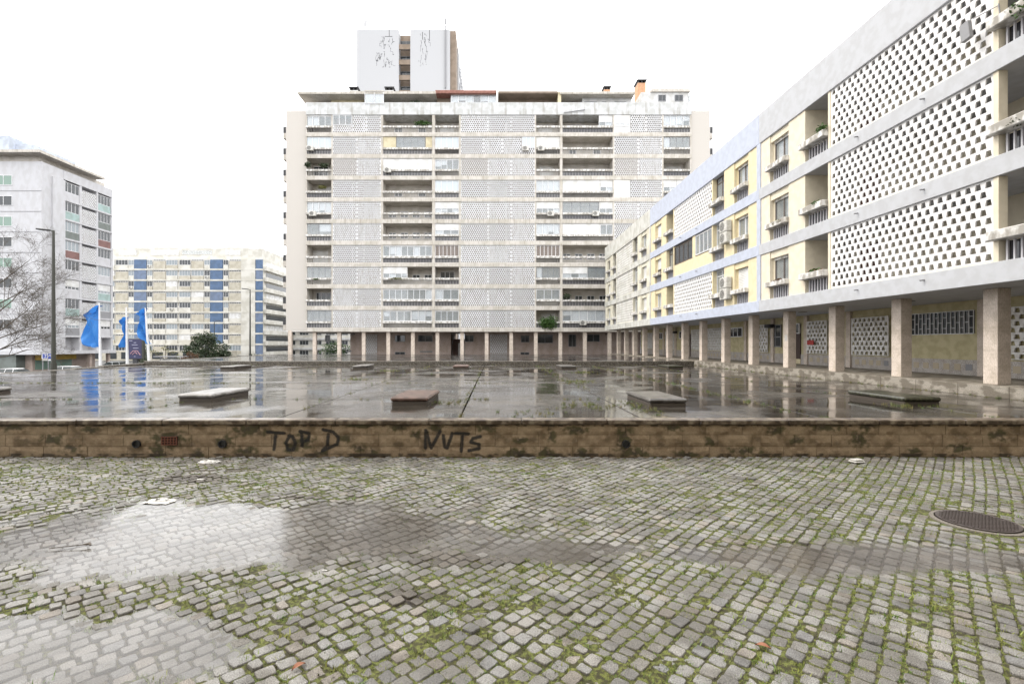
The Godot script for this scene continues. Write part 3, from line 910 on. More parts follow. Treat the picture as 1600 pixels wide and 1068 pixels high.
func shutter(b: Node3D, x0: float, x1: float, y0: float, y1: float, z: float, m: Material = null) -> void:
	var q := Q.new()
	var k := maxi(3, roundi((y1 - y0) / 0.09))
	var p := (y1 - y0) / k
	for i in k:   # curved slats
		var a := i * p
		q.quad(Vector3(0, a, 0), Vector3(x1 - x0, a, 0), Vector3(x1 - x0, a + p * 0.5, 0.012), Vector3(0, a + p * 0.5, 0.012))
		q.quad(Vector3(0, a + p * 0.5, 0.012), Vector3(x1 - x0, a + p * 0.5, 0.012), Vector3(x1 - x0, a + p, 0), Vector3(0, a + p, 0))
	q.bb(0, x1 - x0, 0, y1 - y0, -0.03, -0.001)
	var o := obj("shutter", q, m if m else M.shutter, b)
	o.position = Vector3(x0, y0, z)

func railing(b: Node3D, x0: float, x1: float, y0: float, y1: float, z: float, m: Material, pitch := 0.2, bar := 0.035) -> void:
	var q := Q.new()
	var k := roundi((x1 - x0) / pitch)
	var p := (x1 - x0) / k
	for i in k:
		var c := (i + 0.5) * p
		q.bb(c - bar / 2, c + bar / 2, 0, y1 - y0, -bar, 0)
	var o := obj("railing", q, m, b)
	o.position = Vector3(x0, y0, z)

func ledge(b: Node3D, x0: float, x1: float, y0: float, y1: float, z0: float, z1: float, m: Material) -> void:
	var q := Q.new()
	q.cham(Vector3(0, 0, z0), Vector3(x1 - x0, y1 - y0, z1), 0.02)
	var o := obj("ledge", q, m, b)
	o.position = Vector3(x0, y0, 0)

func air_conditioner(b: Node3D, x: float, y: float, z: float) -> void:
	var q := Q.new()
	q.cham(Vector3(-0.42, 0, 0), Vector3(0.42, 0.62, 0.32), 0.025)
	var o := obj("air_conditioner", q, M.ac, b)
	o.position = Vector3(x, y, z)
	var g := Q.new()
	for k in 5:
		var r := 0.05 + 0.05 * k
		for i in 20:
			var a0 := TAU * i / 20; var a1 := TAU * (i + 1) / 20
			g.quad(Vector3(cos(a0) * r, sin(a0) * r, 0.012), Vector3(cos(a0) * (r + 0.018), sin(a0) * (r + 0.018), 0.012), Vector3(cos(a1) * (r + 0.018), sin(a1) * (r + 0.018), 0.012), Vector3(cos(a1) * r, sin(a1) * r, 0.012))
	var go := obj("fan_grille", g, M.ac, o)
	go.position = Vector3(-0.1, 0.31, 0.322)
	var d := Q.new()
	d.tube(Vector3(-0.1, 0.31, 0.31), Vector3(-0.1, 0.31, 0.324), 0.26, 0.26, 20)
	obj("fan_opening", d, M.dark, o)

func infill(b: Node3D, spec: String, x0: float, x1: float, y0: float, h: float, zf: float, back: float) -> void:
	# spec: "W4:2|O:1" = kind, panes, weight of each stretch of the opening above the ledge
	var segs := spec.split("|")
	var total := 0.0
	for s in segs: total += float(s.get_slice(":", 1)) if ":" in s else 1.0
	var x := x0
	for s in segs:
		var w := (x1 - x0) * (float(s.get_slice(":", 1)) if ":" in s else 1.0) / total
		var kind := s[0]
		var np := maxi(1, int(s.get_slice(":", 0).substr(1)))
		var a := x + 0.02
		var e := x + w - 0.02
		var ya := y0 + 0.83
		var yb := y0 + h - 0.01
		match kind:
			"W": window(b, a, e, ya, yb - 0.12, zf, np, M.white_frame, 0.25); shutter(b, a, e, yb - 0.12, yb, zf)
			"P": window(b, a, e, ya, yb, zf, np, M.white_frame, 1.0)
			"C": window(b, a, e, ya, yb, zf, np, M.white_frame, 1.0, M.frosted)
			"G": window(b, a, e, ya, yb, zf, np, M.grey_frame, 0.15)
			"B": window(b, a, e, ya, yb, zf, np, M.white_frame, 0.1, M.brown_glass)
			"S": shutter(b, a, e, ya, yb, zf)
			"H":
				window(b, a, e, ya, ya + 0.62, zf, np, M.white_frame, 0.3); shutter(b, a, e, ya + 0.62, yb, zf)
			"K":
				piece("infill_panel", a, e, ya, yb, zf - 0.08, zf, M.cream, b)
			"O":
				if np > 1:
					for i in np:
						var c := lerpf(a, e, (i + 0.5) / np)
						window(b, c - 0.5, c + 0.5, y0 + 0.75, y0 + 1.55, back + 0.07, 2, M.white_frame, 0.0, M.dark_glass)
				else:
					var c := lerpf(a, e, rng.randf_range(0.35, 0.65))
					var hw := minf(1.0, w * 0.3)
					if rng.randf() < 0.5: shutter(b, c - hw, c + hw, y0 + 0.05, y0 + 1.95, back + 0.05)
					else: window(b, c - hw, c + hw, y0 + 0.05, y0 + 1.95, back + 0.07, 3, M.white_frame, 0.0, M.dark_glass)
		x += w
# ---------------------------------------------------------------- the slab block that closes the plaza
func slab_block() -> void:
	var df := 64.06
	var k := df / F
	var b := thing("apartment_block", "wide ten storey slab block with white pierced screens above a columned arcade", "building", Vector3((477.7 - VPX) * k, 0, -df))
	var W := 602.9 * k
	var base := 3.71
	var pit := 2.82
	var hh := 2.28
	var rec := -2.2
	# floor bands and parapet
	for j in 10:
		var q := Q.new()
		var y0 := base + j * pit - (0.53 if j == 0 else 0.54)
		q.cham(Vector3(0, y0, -14), Vector3(W, base + j * pit, 0.06 if j == 0 else 0.03), 0.012)
		obj("floor_band", q, M.band_c, b)
	var q := Q.new()
	q.cham(Vector3(0, base + 9 * pit + hh, -14), Vector3(W * 0.43, 32.97, 0.05), 0.02)
	obj("parapet", q, M.parapet_c, b)
	q = Q.new()
	q.cham(Vector3(W * 0.43 + 0.02, base + 9 * pit + hh, -14), Vector3(W, 32.97, 0.05), 0.02)
	obj("parapet", q, M.parapet_c, b)
	piece("wall", 0.0, W, base, base + 10 * pit - 0.6, -13.9, rec, M.loggia, b)
	# travertine end piers
	for e in [[-33.0, -0.5], [603.4, 634.0]]:
		q = Q.new()
		q.cham(Vector3(e[0] * k, 3.35, -14), Vector3(e[1] * k, 32.05, -0.35), 0.02)
		var pier := obj("end_pier", q, M.travertine, b)
		for j in 10:   # little corner balconies on the flank
			var s := -1.0 if e[0] < 0 else 1.0
			var xe: float = (e[0] if e[0] < 0 else e[1]) * k
			var bq := Q.new()
			bq.bb(xe, xe + s * 0.75, base + j * pit - 0.3, base + j * pit + 0.35, -4.5, -1.2)
			bq.bb(xe, xe + s * 0.62, base + j * pit + 0.35, base + j * pit + 0.42, -4.5, -1.2)
			obj("side_balcony", bq, M.band_c, pier)
			var rq := Q.new()
			rq.bb(xe + s * 0.7, xe + s * 0.74, base + j * pit + 0.42, base + j * pit + 1.25, -4.5, -1.2)
			rq.bb(xe, xe + s * 0.7, base + j * pit + 0.42, base + j * pit + 1.25, -1.26, -1.22)
			obj("balcony_screen", rq, M.dark_metal, pier)
	var bays := {"a": [477.7, 517.5], "b": [519.7, 595.0], "c": [598.0, 675.0], "d": [679.4, 717.0], "e": [719.9, 835.6], "f": [837.8, 875.0], "g": [879.0, 957.7], "h": [960.0, 1034.7], "i": [1037.0, 1078.5]}
	# fins between the bays
	var keys := bays.keys()
	for i in keys.size() + 1:
		var x0: float = 0.0 if i == 0 else (bays[keys[i - 1]][1] - 477.7) * k
		var x1: float = W if i == keys.size() else (bays[keys[i]][0] - 477.7) * k
		if x1 - x0 < 0.03: x1 = x0 + 0.12
		for j in 10:
			piece("fin", x0, x1, base + j * pit, base + j * pit + hh, rec, -0.012, M.band_c, b)
	var spec := {
		"a": ["W4", "C4", "O", "O", "P4", "G2", "O", "G4", "O", "G4"],
		"c": ["O2", "K1:1|G4:2.2|K1:.5", "S", "O2", "O4", "O4", "W8", "H4:1|O2:1", "W8", "W2:1|W2:1|P3:1.5"],
		"d": ["O", "C4", "W4", "C4", "H4", "H3", "B6", "O", "W3", "W4"],
		"f": ["O", "S", "O", "P4", "H4", "P4", "B6", "G4", "W3", "O"],
		"g": ["O1:2.6|H2:1", "O2", "O4", "S:3|H2:1", "G4:2.7|H2:1", "S:3|W2:1", "O4", "H3:1|G3:1", "O4", "P6"],
		"i": ["P4", "G4", "O", "H2|S", "W4", "W4", "G4", "W4", "P4", "W4"]}
	for key in keys:
		var x0: float = (bays[key][0] - 477.7) * k
		var x1: float = (bays[key][1] - 477.7) * k
		for r in 10:
			var y0 := base + (9 - r) * pit
			if key in ["b", "e", "h"]:
				var a := x0
				var e := x1
				if key == "b" and r == 0:
					window(b, x0, x0 + 2.5, y0 + 0.95, y0 + hh - 0.02, 0.02, 3, M.white_frame, 0.6)
					screen(b, x0, x0 + 2.5, y0, y0 + 0.93, -0.03, null, 4)
					a = x0 + 2.55
				if key == "h" and r in [0, 3]:
					piece("infill_panel", x0, x0 + 2.05, y0 + 0.02, y0 + hh - 0.02, -0.12, -0.02, M.shutter, b)
					if r == 0: window(b, x0 + 0.1, x0 + 1.95, y0 + 0.75, y0 + 1.2, 0.03, 3, M.white_frame)
					a = x0 + 2.1
				if key == "e" and r == 1:
					window(b, x1 - 1.65, x1, y0 + 0.83, y0 + hh - 0.01, -0.02, 3, M.white_frame, 1.0, M.frosted)
					screen(b, x1 - 1.65, x1, y0, y0 + 0.8, -0.03, null, 3)
					air_conditioner(b, x1 - 1.2, y0 + 0.35, 0.02)
					e = x1 - 1.7
				for s in [[0.01, 0.36], [0.38, 0.60], [0.63, 0.99]]:   # brown walls: real behind the upper screens, added below to darken the holes
					if rng.randf() < 0.85: piece("hole_backing", lerpf(x0, x1, s[0]), lerpf(x0, x1, s[1]), y0 + 0.01, y0 + hh - 0.12, -0.85, -0.8, M.backing_brown, b)
				var parts := 3 if key == "e" else 2
				for s in parts:   # the screens are laid in panels with a thin joint
					var f := [0.0, 0.37, 0.68, 1.0] if key == "e" else [0.0, 0.5, 1.0]
					screen(b, lerpf(a, e, f[s]) + 0.012, lerpf(a, e, f[s + 1]) - 0.012, y0 + 0.002, y0 + hh - 0.002, -0.02, [M.screen, M.screen_grey, M.screen_old][[0, 1, 2, 1, 0, 0, 1, 0, 0, 1][(r + s * 3) % 10] if r < 5 else rng.randi() % 2], 9, 0.254)
			else:
				infill(b, spec[key][r], x0, x1, y0, hh, -0.10, rec)
				ledge(b, x0 + 0.01, x1 - 0.01, y0 + 0.56, y0 + 0.82, -0.16, 0.14, M.ledge)
				railing(b, x0 + 0.01, x1 - 0.01, y0, y0 + 0.56, -0.03, M.rail_white if rng.randf() < 0.6 else M.rail_grey)
				if rng.randf() < 0.55: piece("dark_backing", x0 + 0.01, x1 - 0.01, y0 + 0.01, y0 + 0.54, -0.13, -0.11, M.dark_gloss, b)  # dark glossy sheet behind the bars of some bays
	for p in [["a", 1, 0.2], ["a", 4, 0.3], ["c", 2, 0.11], ["f", 1, 0.2], ["g", 4, 0.65], ["g", 8, 0.9], ["g", 9, 0.4], ["f", 4, 0.6]]:
		air_conditioner(b, lerpf((bays[p[0]][0] - 477.7) * k, (bays[p[0]][1] - 477.7) * k, p[2]), base + (9 - p[1]) * pit + 0.32, 0.15)
	# arcade
	var gw := -4.0
	for i in 17:
		var x := (448.6 + 38.68 * i - 477.7) * k
		q = Q.new()
		q.cham(Vector3(x - 0.05, -0.06, -0.75), Vector3(x + 0.42, 3.35 if i == 0 else 3.19, -0.32), 0.015)
		obj("column", q, M.column, b)
	piece("soffit", -33 * k, W + 2.5, 3.19, 3.34, -13.9, -0.34, M.soffit, b)
	var gx := [[4.6, 18.25], [20.9, W + 2.0]]
	for g in gx: piece("ground_wall", g[0], g[1], -0.06, 3.19, gw - 0.3, gw, M.rose_wall, b)
	for x in [18.25]: piece("ground_wall", x, x + 0.25, -0.06, 3.19, -12, gw, M.rose_wall, b)
	piece("ground_wall", 20.4, 20.9, -0.06, 3.19, -12, gw, M.rose_wall, b)
	piece("passage_dark_sheet", 18.55, 20.35, -0.06, 2.3, -6.6, -6.5, M.door_red, b)  # brown sheet put in for the darkness of the open passage
	piece("passage_pale_sheet", 19.4, 20.4, -0.06, 1.7, -5.6, -5.5, M.rail_white, b)  # pale sheet put in for daylight showing through the passage
	for s in [[570.0, 589.0], [766.0, 792.0], [1000.0, 1020.0]]:
		var z: float = (gw + 0.14)
		var kk := (df - gw) / F
		screen(b, (s[0] - VPX) * kk - (477.7 - VPX) * k, (s[1] - VPX) * kk - (477.7 - VPX) * k, 0.2, 2.85, z, M.screen_grey, 10)
	for s in [[508, 516, 1.9, 2.8], [617, 633, 1.9, 2.8], [653, 676, 1.9, 2.8], [726, 740, 1.9, 2.8], [814, 827, 1.8, 2.8], [839, 864, 1.7, 2.9], [888, 900, 1.2, 2.9], [917, 937, 1.9, 2.9], [617, 633, 0.1, 0.5], [813, 827, 0.1, 0.45], [541, 549, 0.5, 0.7], [656, 676, 0.45, 0.62]]:
		var kk := (df - gw) / F
		var wx0: float = (s[0] - VPX) * kk - (477.7 - VPX) * k
		window(b, wx0, (s[1] - VPX) * kk - (477.7 - VPX) * k, s[2], s[3], gw + 0.07, 2, M.grey_frame, 0.0, M.dark_glass)
	for x in [525.0, 548.0, 607.0, 675.0, 875.0, 952.0]:
		var lq := Q.new()
		lq.cham(Vector3(-0.25, -0.12, -0.2), Vector3(0.25, 0.0, 0.2), 0.03)
		lq.tube(Vector3(0, 0, 0), Vector3(0, 0.25, 0), 0.03, 0.03, 6)
		var lo := obj("arcade_lantern", lq, M.dark_metal, b)
		lo.position = Vector3((x - 477.7) * k, 2.93, -1.0)
	roof_houses(b, k)

func roof_houses(b: Node3D, k: float) -> void:
	var X := func(px: float) -> float: return (px - 477.7) * k
	var y := 32.97
	# wide roof slabs and set-back penthouses
	for s in [[465, 681, 34.05, 34.38, 0.1], [875, 992, 34.05, 34.38, 0.1]]:
		piece("roof_slab", X.call(s[0]), X.call(s[1]), s[2], s[3], -9.0, s[4], M.band_c, b)
	piece("penthouse_wall", X.call(487), X.call(511), y - 0.5, 34.05, -8.5, -2.6, M.brown_wall, b)
	piece("penthouse_wall", X.call(511), X.call(563), y - 0.5, 34.05, -8.5, -1.6, M.cream, b)
	piece("penthouse_wall", X.call(563), X.call(681), y - 0.5, 34.05, -8.5, -2.8, M.loggia, b)
	window(b, X.call(570), X.call(600), y - 0.2, 34.3, 0.12, 2, M.white_frame, 1.0)
	piece("winter_garden", X.call(570), X.call(600), 34.3, 34.45, -3.0, 0.18, M.band_c, b)
	var q := Q.new()
	q.cham(Vector3(X.call(680), 34.1, -6.0), Vector3(X.call(776), 34.55, 0.1), 0.05)
	obj("terracotta_canopy", q, M.terracotta, b)
	piece("penthouse_wall", X.call(681), X.call(704), y - 0.4, 34.1, -6, -1.2, M.brown_wall, b)
	window(b, X.call(704), X.call(775), y - 0.3, 34.1, -0.3, 6, M.white_frame, 0.8)
	piece("penthouse_wall", X.call(704), X.call(776), y - 0.4, 34.1, -6, -2.2, M.loggia, b)
	q = Q.new()
	q.cham(Vector3(X.call(778), 34.12, -6.0), Vector3(X.call(872), 34.45, 0.05), 0.05)
	obj("roof_slab", q, M.brown_wall, b)
	piece("penthouse_wall", X.call(778), X.call(872), y - 0.4, 34.12, -6, -1.6, M.brown_wall, b)
	piece("penthouse_wall", X.call(872), X.call(877), y - 0.4, 34.4, -6, -0.1, M.cream, b)
	piece("penthouse_wall", X.call(877), X.call(912), y - 0.4, 34.05, -8, -3.0, M.loggia, b)
	piece("penthouse_wall", X.call(912), X.call(990), y - 0.4, 34.05, -8, -1.0, M.white, b)
	for w in [[915, 935], [943, 950], [963, 982]]: window(b, X.call(w[0]), X.call(w[1]), y - 0.1, 33.55, -0.94, 2, M.grey_frame, 0.6)
	piece("penthouse_wall", X.call(990), X.call(1004), y - 0.4, 34.1, -8, -2.2, M.loggia, b)
	piece("roof_house", X.call(1004), X.call(1079), y - 0.4, 34.6, -7, -0.6, M.white, b)
	piece("roof_slab", X.call(1019), X.call(1081), 34.6, 34.95, -7.2, -0.4, M.band_c, b)
	for w in [[1031, 1043], [1057, 1070]]: window(b, X.call(w[0]), X.call(w[1]), 33.4, 34.25, -0.54, 2, M.grey_frame, 0.0, M.dark_glass)
	piece("glass_screen", X.call(1080), X.call(1090), y - 1.2, 34.3, -5, -0.45, M.frosted, b)
	for c in [[537, 550, 35.9, "white"], [595, 608, 35.9, "white"], [951, 961, 36.0, "chimney"], [1006, 1019, 36.9, "chimney"]]:
		var cq := Q.new()
		cq.bb(X.call(c[0]), X.call(c[1]), y, c[2], -4.2, -2.6)
		var o := obj("chimney", cq, M[c[3]], b)
		var cap := Q.new()
		for i in 3:
			cap.bb(lerpf(X.call(c[0]), X.call(c[1]) - 0.14, i / 2.0), lerpf(X.call(c[0]), X.call(c[1]) - 0.14, i / 2.0) + 0.14, c[2], c[2] + 0.3, -4.2, -2.6)
		cap.bb(X.call(c[0]) - 0.12, X.call(c[1]) + 0.12, c[2] + 0.3, c[2] + 0.42, -4.35, -2.45)
		obj("chimney_cap", cap, M.dark_metal, o)
	for c in [[748, 768, 35.2], [765, 790, 35.9], [790, 808, 35.5]]: piece("roof_plant_room", X.call(c[0]), X.call(c[1]), y + 1.0, c[2], -9, -6.2, M.brown_wall, b)
	# awning bar hanging on the parapet
	var aw := Q.new()
	aw.tube(Vector3(X.call(881), 31.55, 0.2), Vector3(X.call(914), 31.95, 0.2), 0.06, 0.06, 8)
	obj("awning_roll", aw, M.grey_frame, b)

# ---------------------------------------------------------------- the low block along the plaza's side
func arcade_block() -> void:
	var fx := 13.43
	var far := 59.9
	var b := thing("terrace_block", "three storey block in beige, yellow and cream bays over a stone column arcade", "building", Vector3(fx, 0, -far), -PI / 2)
	var base := 3.79
	var pit := 2.82
	var hh := 2.28
	var rec := -2.2
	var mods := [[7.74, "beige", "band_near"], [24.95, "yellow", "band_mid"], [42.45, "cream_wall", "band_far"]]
	for mi in 3:
		var d0: float = mods[mi][0]
		var wall: Material = M[mods[mi][1]]
		var band: Material = M[mods[mi][2]]
		var U := func(m: float) -> float: return far - d0 - m    # local x of a distance m beyond the module's near end
		var L: float = [17.21, 17.5, 17.45][mi]
		for j in 3:
			var q := Q.new()
			q.cham(Vector3(U.call(L) + 0.004, base + j * pit - (0.57 if j == 0 else 0.54), -10), Vector3(U.call(0) - 0.004, base + j * pit, 0.05), 0.012)
			obj("floor_band", q, band, b)
		var q2 := Q.new()
		q2.cham(Vector3(U.call(L) + 0.004, base + 2 * pit + hh, -10), Vector3(U.call(0) - 0.004, 13.23, 0.05), 0.02)
		obj("parapet", q2, band, b)
		for j in 3:
			for e in [[-0.12, 0.22], [L - 0.13, L - 0.13]]:
				if e[0] < e[1]: piece("pilaster", U.call(e[1]), U.call(e[0]), base + j * pit, base + j * pit + hh, -0.3, 0.045, band, b)
		piece("wall", U.call(L), U.call(0), base, base + 3 * pit - 0.6, -9.9, rec, wall, b)
		for j in 3:
			var y0 := base + j * pit
			var yt := y0 + hh
			var win := [[1.15, 2.68], [14.78, 16.31]]
			var bal := [[3.9, 5.39], [12.11, 13.58]]
			# solid front walls
			for s in [[0.22, 1.15], [2.68, 3.9], [13.58, 14.78], [16.31, L - 0.12]]:
				piece("front_wall", U.call(s[1]), U.call(s[0]), y0, yt, -1.45, -0.01, wall, b)
			for s in [[5.39, 5.53], [11.97, 12.11]]: piece("front_wall", U.call(s[1]), U.call(s[0]), y0, yt, -0.25, -0.005, wall, b)
			for wi in 2:
				var x0: float = U.call(win[wi][1])
				var x1: float = U.call(win[wi][0])
				piece("front_wall", x0, x1, yt - 0.32, yt, -0.2, -0.06, wall, b)
				piece("niche_wall", x0, x1, y0, yt - 0.32, -1.45, -1.40, wall, b)
				piece("niche_wall", x0, x0 + 0.1, y0, yt - 0.32, -1.4, -0.2, wall, b)
				var kind: String = [["G2", "H1", "G2"], ["S1", "W2", "G2"], ["S", "S", "W1"]][mi][j] if wi == 0 else [["G2", "G2", "G2"], ["W1", "H2", "S"], ["W1", "S", "G2"]][mi][j]
				var ya := y0 + 0.8
				var yb := yt - 0.32
				var zz := -0.22
				match kind[0]:
					"S": shutter(b, x0 + 0.1, x1, ya, yb, zz)
					"H":
						shutter(b, x0 + 0.1, x1, ya + 0.35, yb, zz); window(b, x0 + 0.1, x1, ya, ya + 0.35, zz, 2, M.brown_frame, 0.0, M.dark_glass)
					_: window(b, x0 + 0.1, x1, ya, yb, zz, int(kind[1]), M.brown_frame if kind[0] == "G" else M.white_frame, 0.4); piece("shutter_box", x0 + 0.1, x1, yb - 0.12, yb + 0.0, zz + 0.005, zz + 0.04, M.ledge, b)
				ledge(b, x0 - 0.12, x1 + 0.02, y0 + 0.56, y0 + 0.80, -0.2, 0.2, M.ledge)
				railing(b, x0 + 0.05, x1, y0, y0 + 0.56, -0.12, M.rail_near, 0.19, 0.045)
				piece("dark_backing", x0 + 0.1, x1, y0 + 0.01, y0 + 0.55, -0.24, -0.22, M.dark_gloss, b)  # dark glossy sheet behind the bars below the window
			for bi in 2:
				var x0: float = U.call(bal[bi][1])
				var x1: float = U.call(bal[bi][0])
				ledge(b, x0 - 0.14, x1 - 0.01, y0 + 0.56, y0 + 0.82, -0.2, 0.22, M.ledge)
				railing(b, x0 + 0.01, x1 - 0.01, y0, y0 + 0.56, -0.12, M.rail_near, 0.19, 0.045)
				piece("dark_backing", x0 + 0.02, x1 - 0.02, y0 + 0.01, y0 + 0.55, -0.24, -0.22, M.dark_gloss, b)  # dark glossy sheet behind the balcony bars
				var closed := (mi == 1 and (bi == 0 or j == 1)) or mi == 2
				if closed: window(b, x0 + 0.01, x1 - 0.01, y0 + 0.83, yt - 0.01, -0.25, 2, M.brown_frame if (j == 2 or bi == 1) else M.white_frame, 0.3, null, 0.75)
				else:
					piece("balcony_door", x0 + 0.25, x1 - 0.15, y0 + 0.02, y0 + 1.95, rec + 0.003, rec + 0.05, M.door_red, b)
			# the pierced screen between the balconies
			if mi == 1 and j == 1:
				piece("front_wall", U.call(11.96), U.call(5.54), y0, y0 + 0.82, -0.3, -0.03, wall, b)
				window(b, U.call(8.1), U.call(5.56), y0 + 0.9, yt - 0.08, -0.04, 4, M.white_frame, 0.5)
				window(b, U.call(11.94), U.call(8.6), y0 + 0.86, yt - 0.1, -0.06, 4, M.brown_frame, 0.0, M.dark_glass)
				piece("front_wall", U.call(8.58), U.call(8.12), y0 + 0.82, yt, -0.3, -0.03, wall, b)
			else:
				screen(b, U.call(11.96), U.call(5.54), y0 + 0.05, yt - 0.002, -0.03, M.screen_near if mi < 2 else M.screen_plain)
				piece("screen_kerb", U.call(11.96), U.call(5.54), y0, y0 + 0.048, -0.2, -0.015, wall, b)
			for dx in [7.6, 10.4]:   # little drain spouts in the bands
				var sq := Q.new()
				sq.tube(Vector3(0, 0, 0.0), Vector3(0, -0.02, 0.14), 0.025, 0.025, 6)
				var so := obj("drain_spout", sq, M.grey_frame, b)
				so.position = Vector3(U.call(dx), y0 - 0.2, 0.05)
		if mi == 1:
			for p in [[3.3, base + pit + 0.75], [3.3, base + pit + 1.4], [3.3, base + 0.35], [3.3, base + 1.0]]: air_conditioner(b, U.call(p[0]), p[1], 0.03)
	# an antenna box on a bracket in front of the top screen
	var ab := Q.new()
	ab.cham(Vector3(0, 0, 0), Vector3(0.26, 0.5, 0.12), 0.01)
	var ao := obj("satellite_box", ab, M.grey_frame, b)
	ao.position = Vector3(far - 13.75, base + 2 * pit + 0.55, 0.3)
	ao.rotation.z = 0.12
	var br := Q.new()
	br.tube(Vector3(0.3, 0.5, 0), Vector3(0.7, 0.55, -0.3), 0.012, 0.012, 6)
	br.tube(Vector3(0.7, 0.0, -0.3), Vector3(0.7, 0.6, -0.3), 0.015, 0.015, 6)
	obj("bracket", br, M.grey_frame, ao)
	# ---- arcade: columns, back wall, soffit
	var cz := fx - 14.5
	for i in range(-6, 14):
		var d := 14.2 + 3.38 * i
		var q := Q.new()
		q.cham(Vector3(far - d - 0.43, 0.42, cz - 0.40), Vector3(far - d, 3.215, cz), 0.012)
		obj("column", q, M.column, b)
	piece("soffit", 0.0, far + 7.9, 3.222, 3.30, -9.9, -0.06, M.soffit, b)
	var wz := fx - 17.8
	piece("ground_wall", 0.0, far + 7.9, 1.0, 3.221, wz - 0.3, wz, M.olive, b)
	piece("plinth", 0.0, far + 7.9, 0.42, 1.0, wz - 0.3, wz + 0.03, M.plinth, b)
	piece("front_wall", far - 7.72, far + 7.9, 3.31, 13.2, -9.9, -0.01, M.beige, b)
	for j in 4: piece("floor_band", far - 7.72, far + 7.9, base + j * pit - 0.54, base + j * pit, -0.012, 0.05, M.band_near, b)
	piece("arcade_floor", 0.0, far + 7.9, 0.3, 0.42, wz - 0.3, -0.75, M.ledge_stone, b)
	for i in range(-2, 14):   # wall pilasters
		var d := 17.75 + 3.38 * i
		piece("wall_pilaster", far - d - 0.3, far - d, 0.42, 3.221, wz, wz + 0.12, M.column, b)
	for s in [[14.55, 16.95], [10.8, 13.4], [22.1, 24.4], [26.2, 27.9], [31.9, 33.2], [38.3, 41.0], [41.9, 44.3], [48.6, 51.0], [55.3, 57.6]]:
		screen(b, far - s[1], far - s[0], 1.06, 2.86, wz + 0.14, M.screen_low, 8)
	for s in [[18.25, 21.0], [7.8, 9.6]]:
		var x0: float = far - s[1]
		var x1: float = far - s[0]
		piece("window_recess", x0, x1, 2.0, 2.84, wz + 0.002, wz + 0.02, M.dark_glass, b)
		var q := Q.new()
		var nb := 15
		for i in nb + 1:
			var x := lerpf(0.0, x1 - x0 - 0.02, float(i) / nb)
			q.bb(x, x + 0.022, 0, 0.84, 0, 0.025)
			if i < nb:
				for yy in ([0.2, 0.62] if i % 2 == 0 else [0.41]): q.bb(x + 0.022, lerpf(0.0, x1 - x0 - 0.02, float(i + 1) / nb), yy, yy + 0.02, 0.002, 0.022)
		q.bb(0, x1 - x0, -0.025, 0, 0, 0.03); q.bb(0, x1 - x0, 0.84, 0.865, 0, 0.03)
		var o := obj("window_grille", q, M.white_frame, b)
		o.position = Vector3(x0, 2.0, wz + 0.03)
	for s in [[35.3, 37.3], [45.6, 47.4], [52.2, 54.0]]: window(b, far - s[1], far - s[0], 2.1, 2.8, wz + 0.07, 3, M.white_frame, 0.0, M.dark_glass)
	piece("door", far - 29.6, far - 28.6, 0.72, 2.75, wz + 0.002, wz + 0.06, M.door_dark, b)
	window(b, far - 29.6, far - 28.6, 2.2, 2.8, wz + 0.12, 1, M.white_frame, 0.0, M.dark_glass)
	piece("yellow_panel", far - 29.6, far - 28.6, 0.43, 0.72, wz + 0.035, wz + 0.07, M.yellow, b)
	window(b, far - 31.7, far - 30.5, 1.4, 2.8, wz + 0.08, 2, M.grey_frame, 0.0, M.dark_glass, 0.45)
	piece("door", far - 45.3, far - 44.6, 0.45, 2.5, wz + 0.002, wz + 0.05, M.door_dark, b)
	for s in [[18.3, 20.9, 6], [14.7, 16.9, 4], [22.2, 24.3, 5], [26.3, 27.8, 3], [31.9, 33.0, 2], [35.4, 37.3, 3], [38.6, 41.0, 5]]:
		for i in s[2]:
			var x := far - lerpf(s[0] + 0.15, s[1] - 0.15, i / float(s[2] - 1))
			piece("vent_tile", x - 0.13, x + 0.13, 0.6, 0.84, wz + 0.031, wz + 0.038, M.grey_frame if i == 0 and s[0] < 25 else M.vent, b)
	# fittings in the arcade
	for d in [31.4, 48.0]:
		var q := Q.new()
		q.cham(Vector3(-0.3, 0, 0), Vector3(0.3, 0.22, 0.35), 0.03)
		var o := obj("wall_lantern", q, M.dark_metal, b)
		o.position = Vector3(far - d, 2.62, wz + 0.12)
	piece("red_sign", far - 27.55, far - 27.0, 1.55, 1.8, wz + 0.3, wz + 0.33, M.red, b)
	piece("notice_paper", far - 24.62, far - 24.4, 1.75, 2.05, cz + 0.001, cz + 0.004, M.paper, b)
	for x in [11.6, 18.6, 25.0]:
		var q := Q.new()
		q.tube(Vector3(far - x, 3.19, -2.2), Vector3(far - x, 3.222, -2.2), 0.2, 0.2, 16)
		obj("soffit_lamp", q, M.grey_frame, b)

func rear_block() -> void:
	# the arcaded block at the viewer's back: out of frame, but it shades every face that looks that way
	var b := thing("rear_block", "arcaded beige block closing the plaza opposite the slab block", "building", Vector3(-24, 0, 8.0))
	piece("wall", 0.0, 50.0, 3.2, 24.6, 0.0, 12.0, M.beige, b)
	for j in 8: piece("floor_band", 0.0, 50.0, 3.2 + j * 2.82 - 0.02, 3.75 + j * 2.82, -0.3, -0.002, M.band_near, b)
	piece("ground_wall", 0.0, 50.0, -0.06, 3.2, 4.0, 4.3, M.olive, b)
	for i in 15: piece("column", i * 3.4, i * 3.4 + 0.45, -0.06, 3.2, 0.5, 0.95, M.column, b)
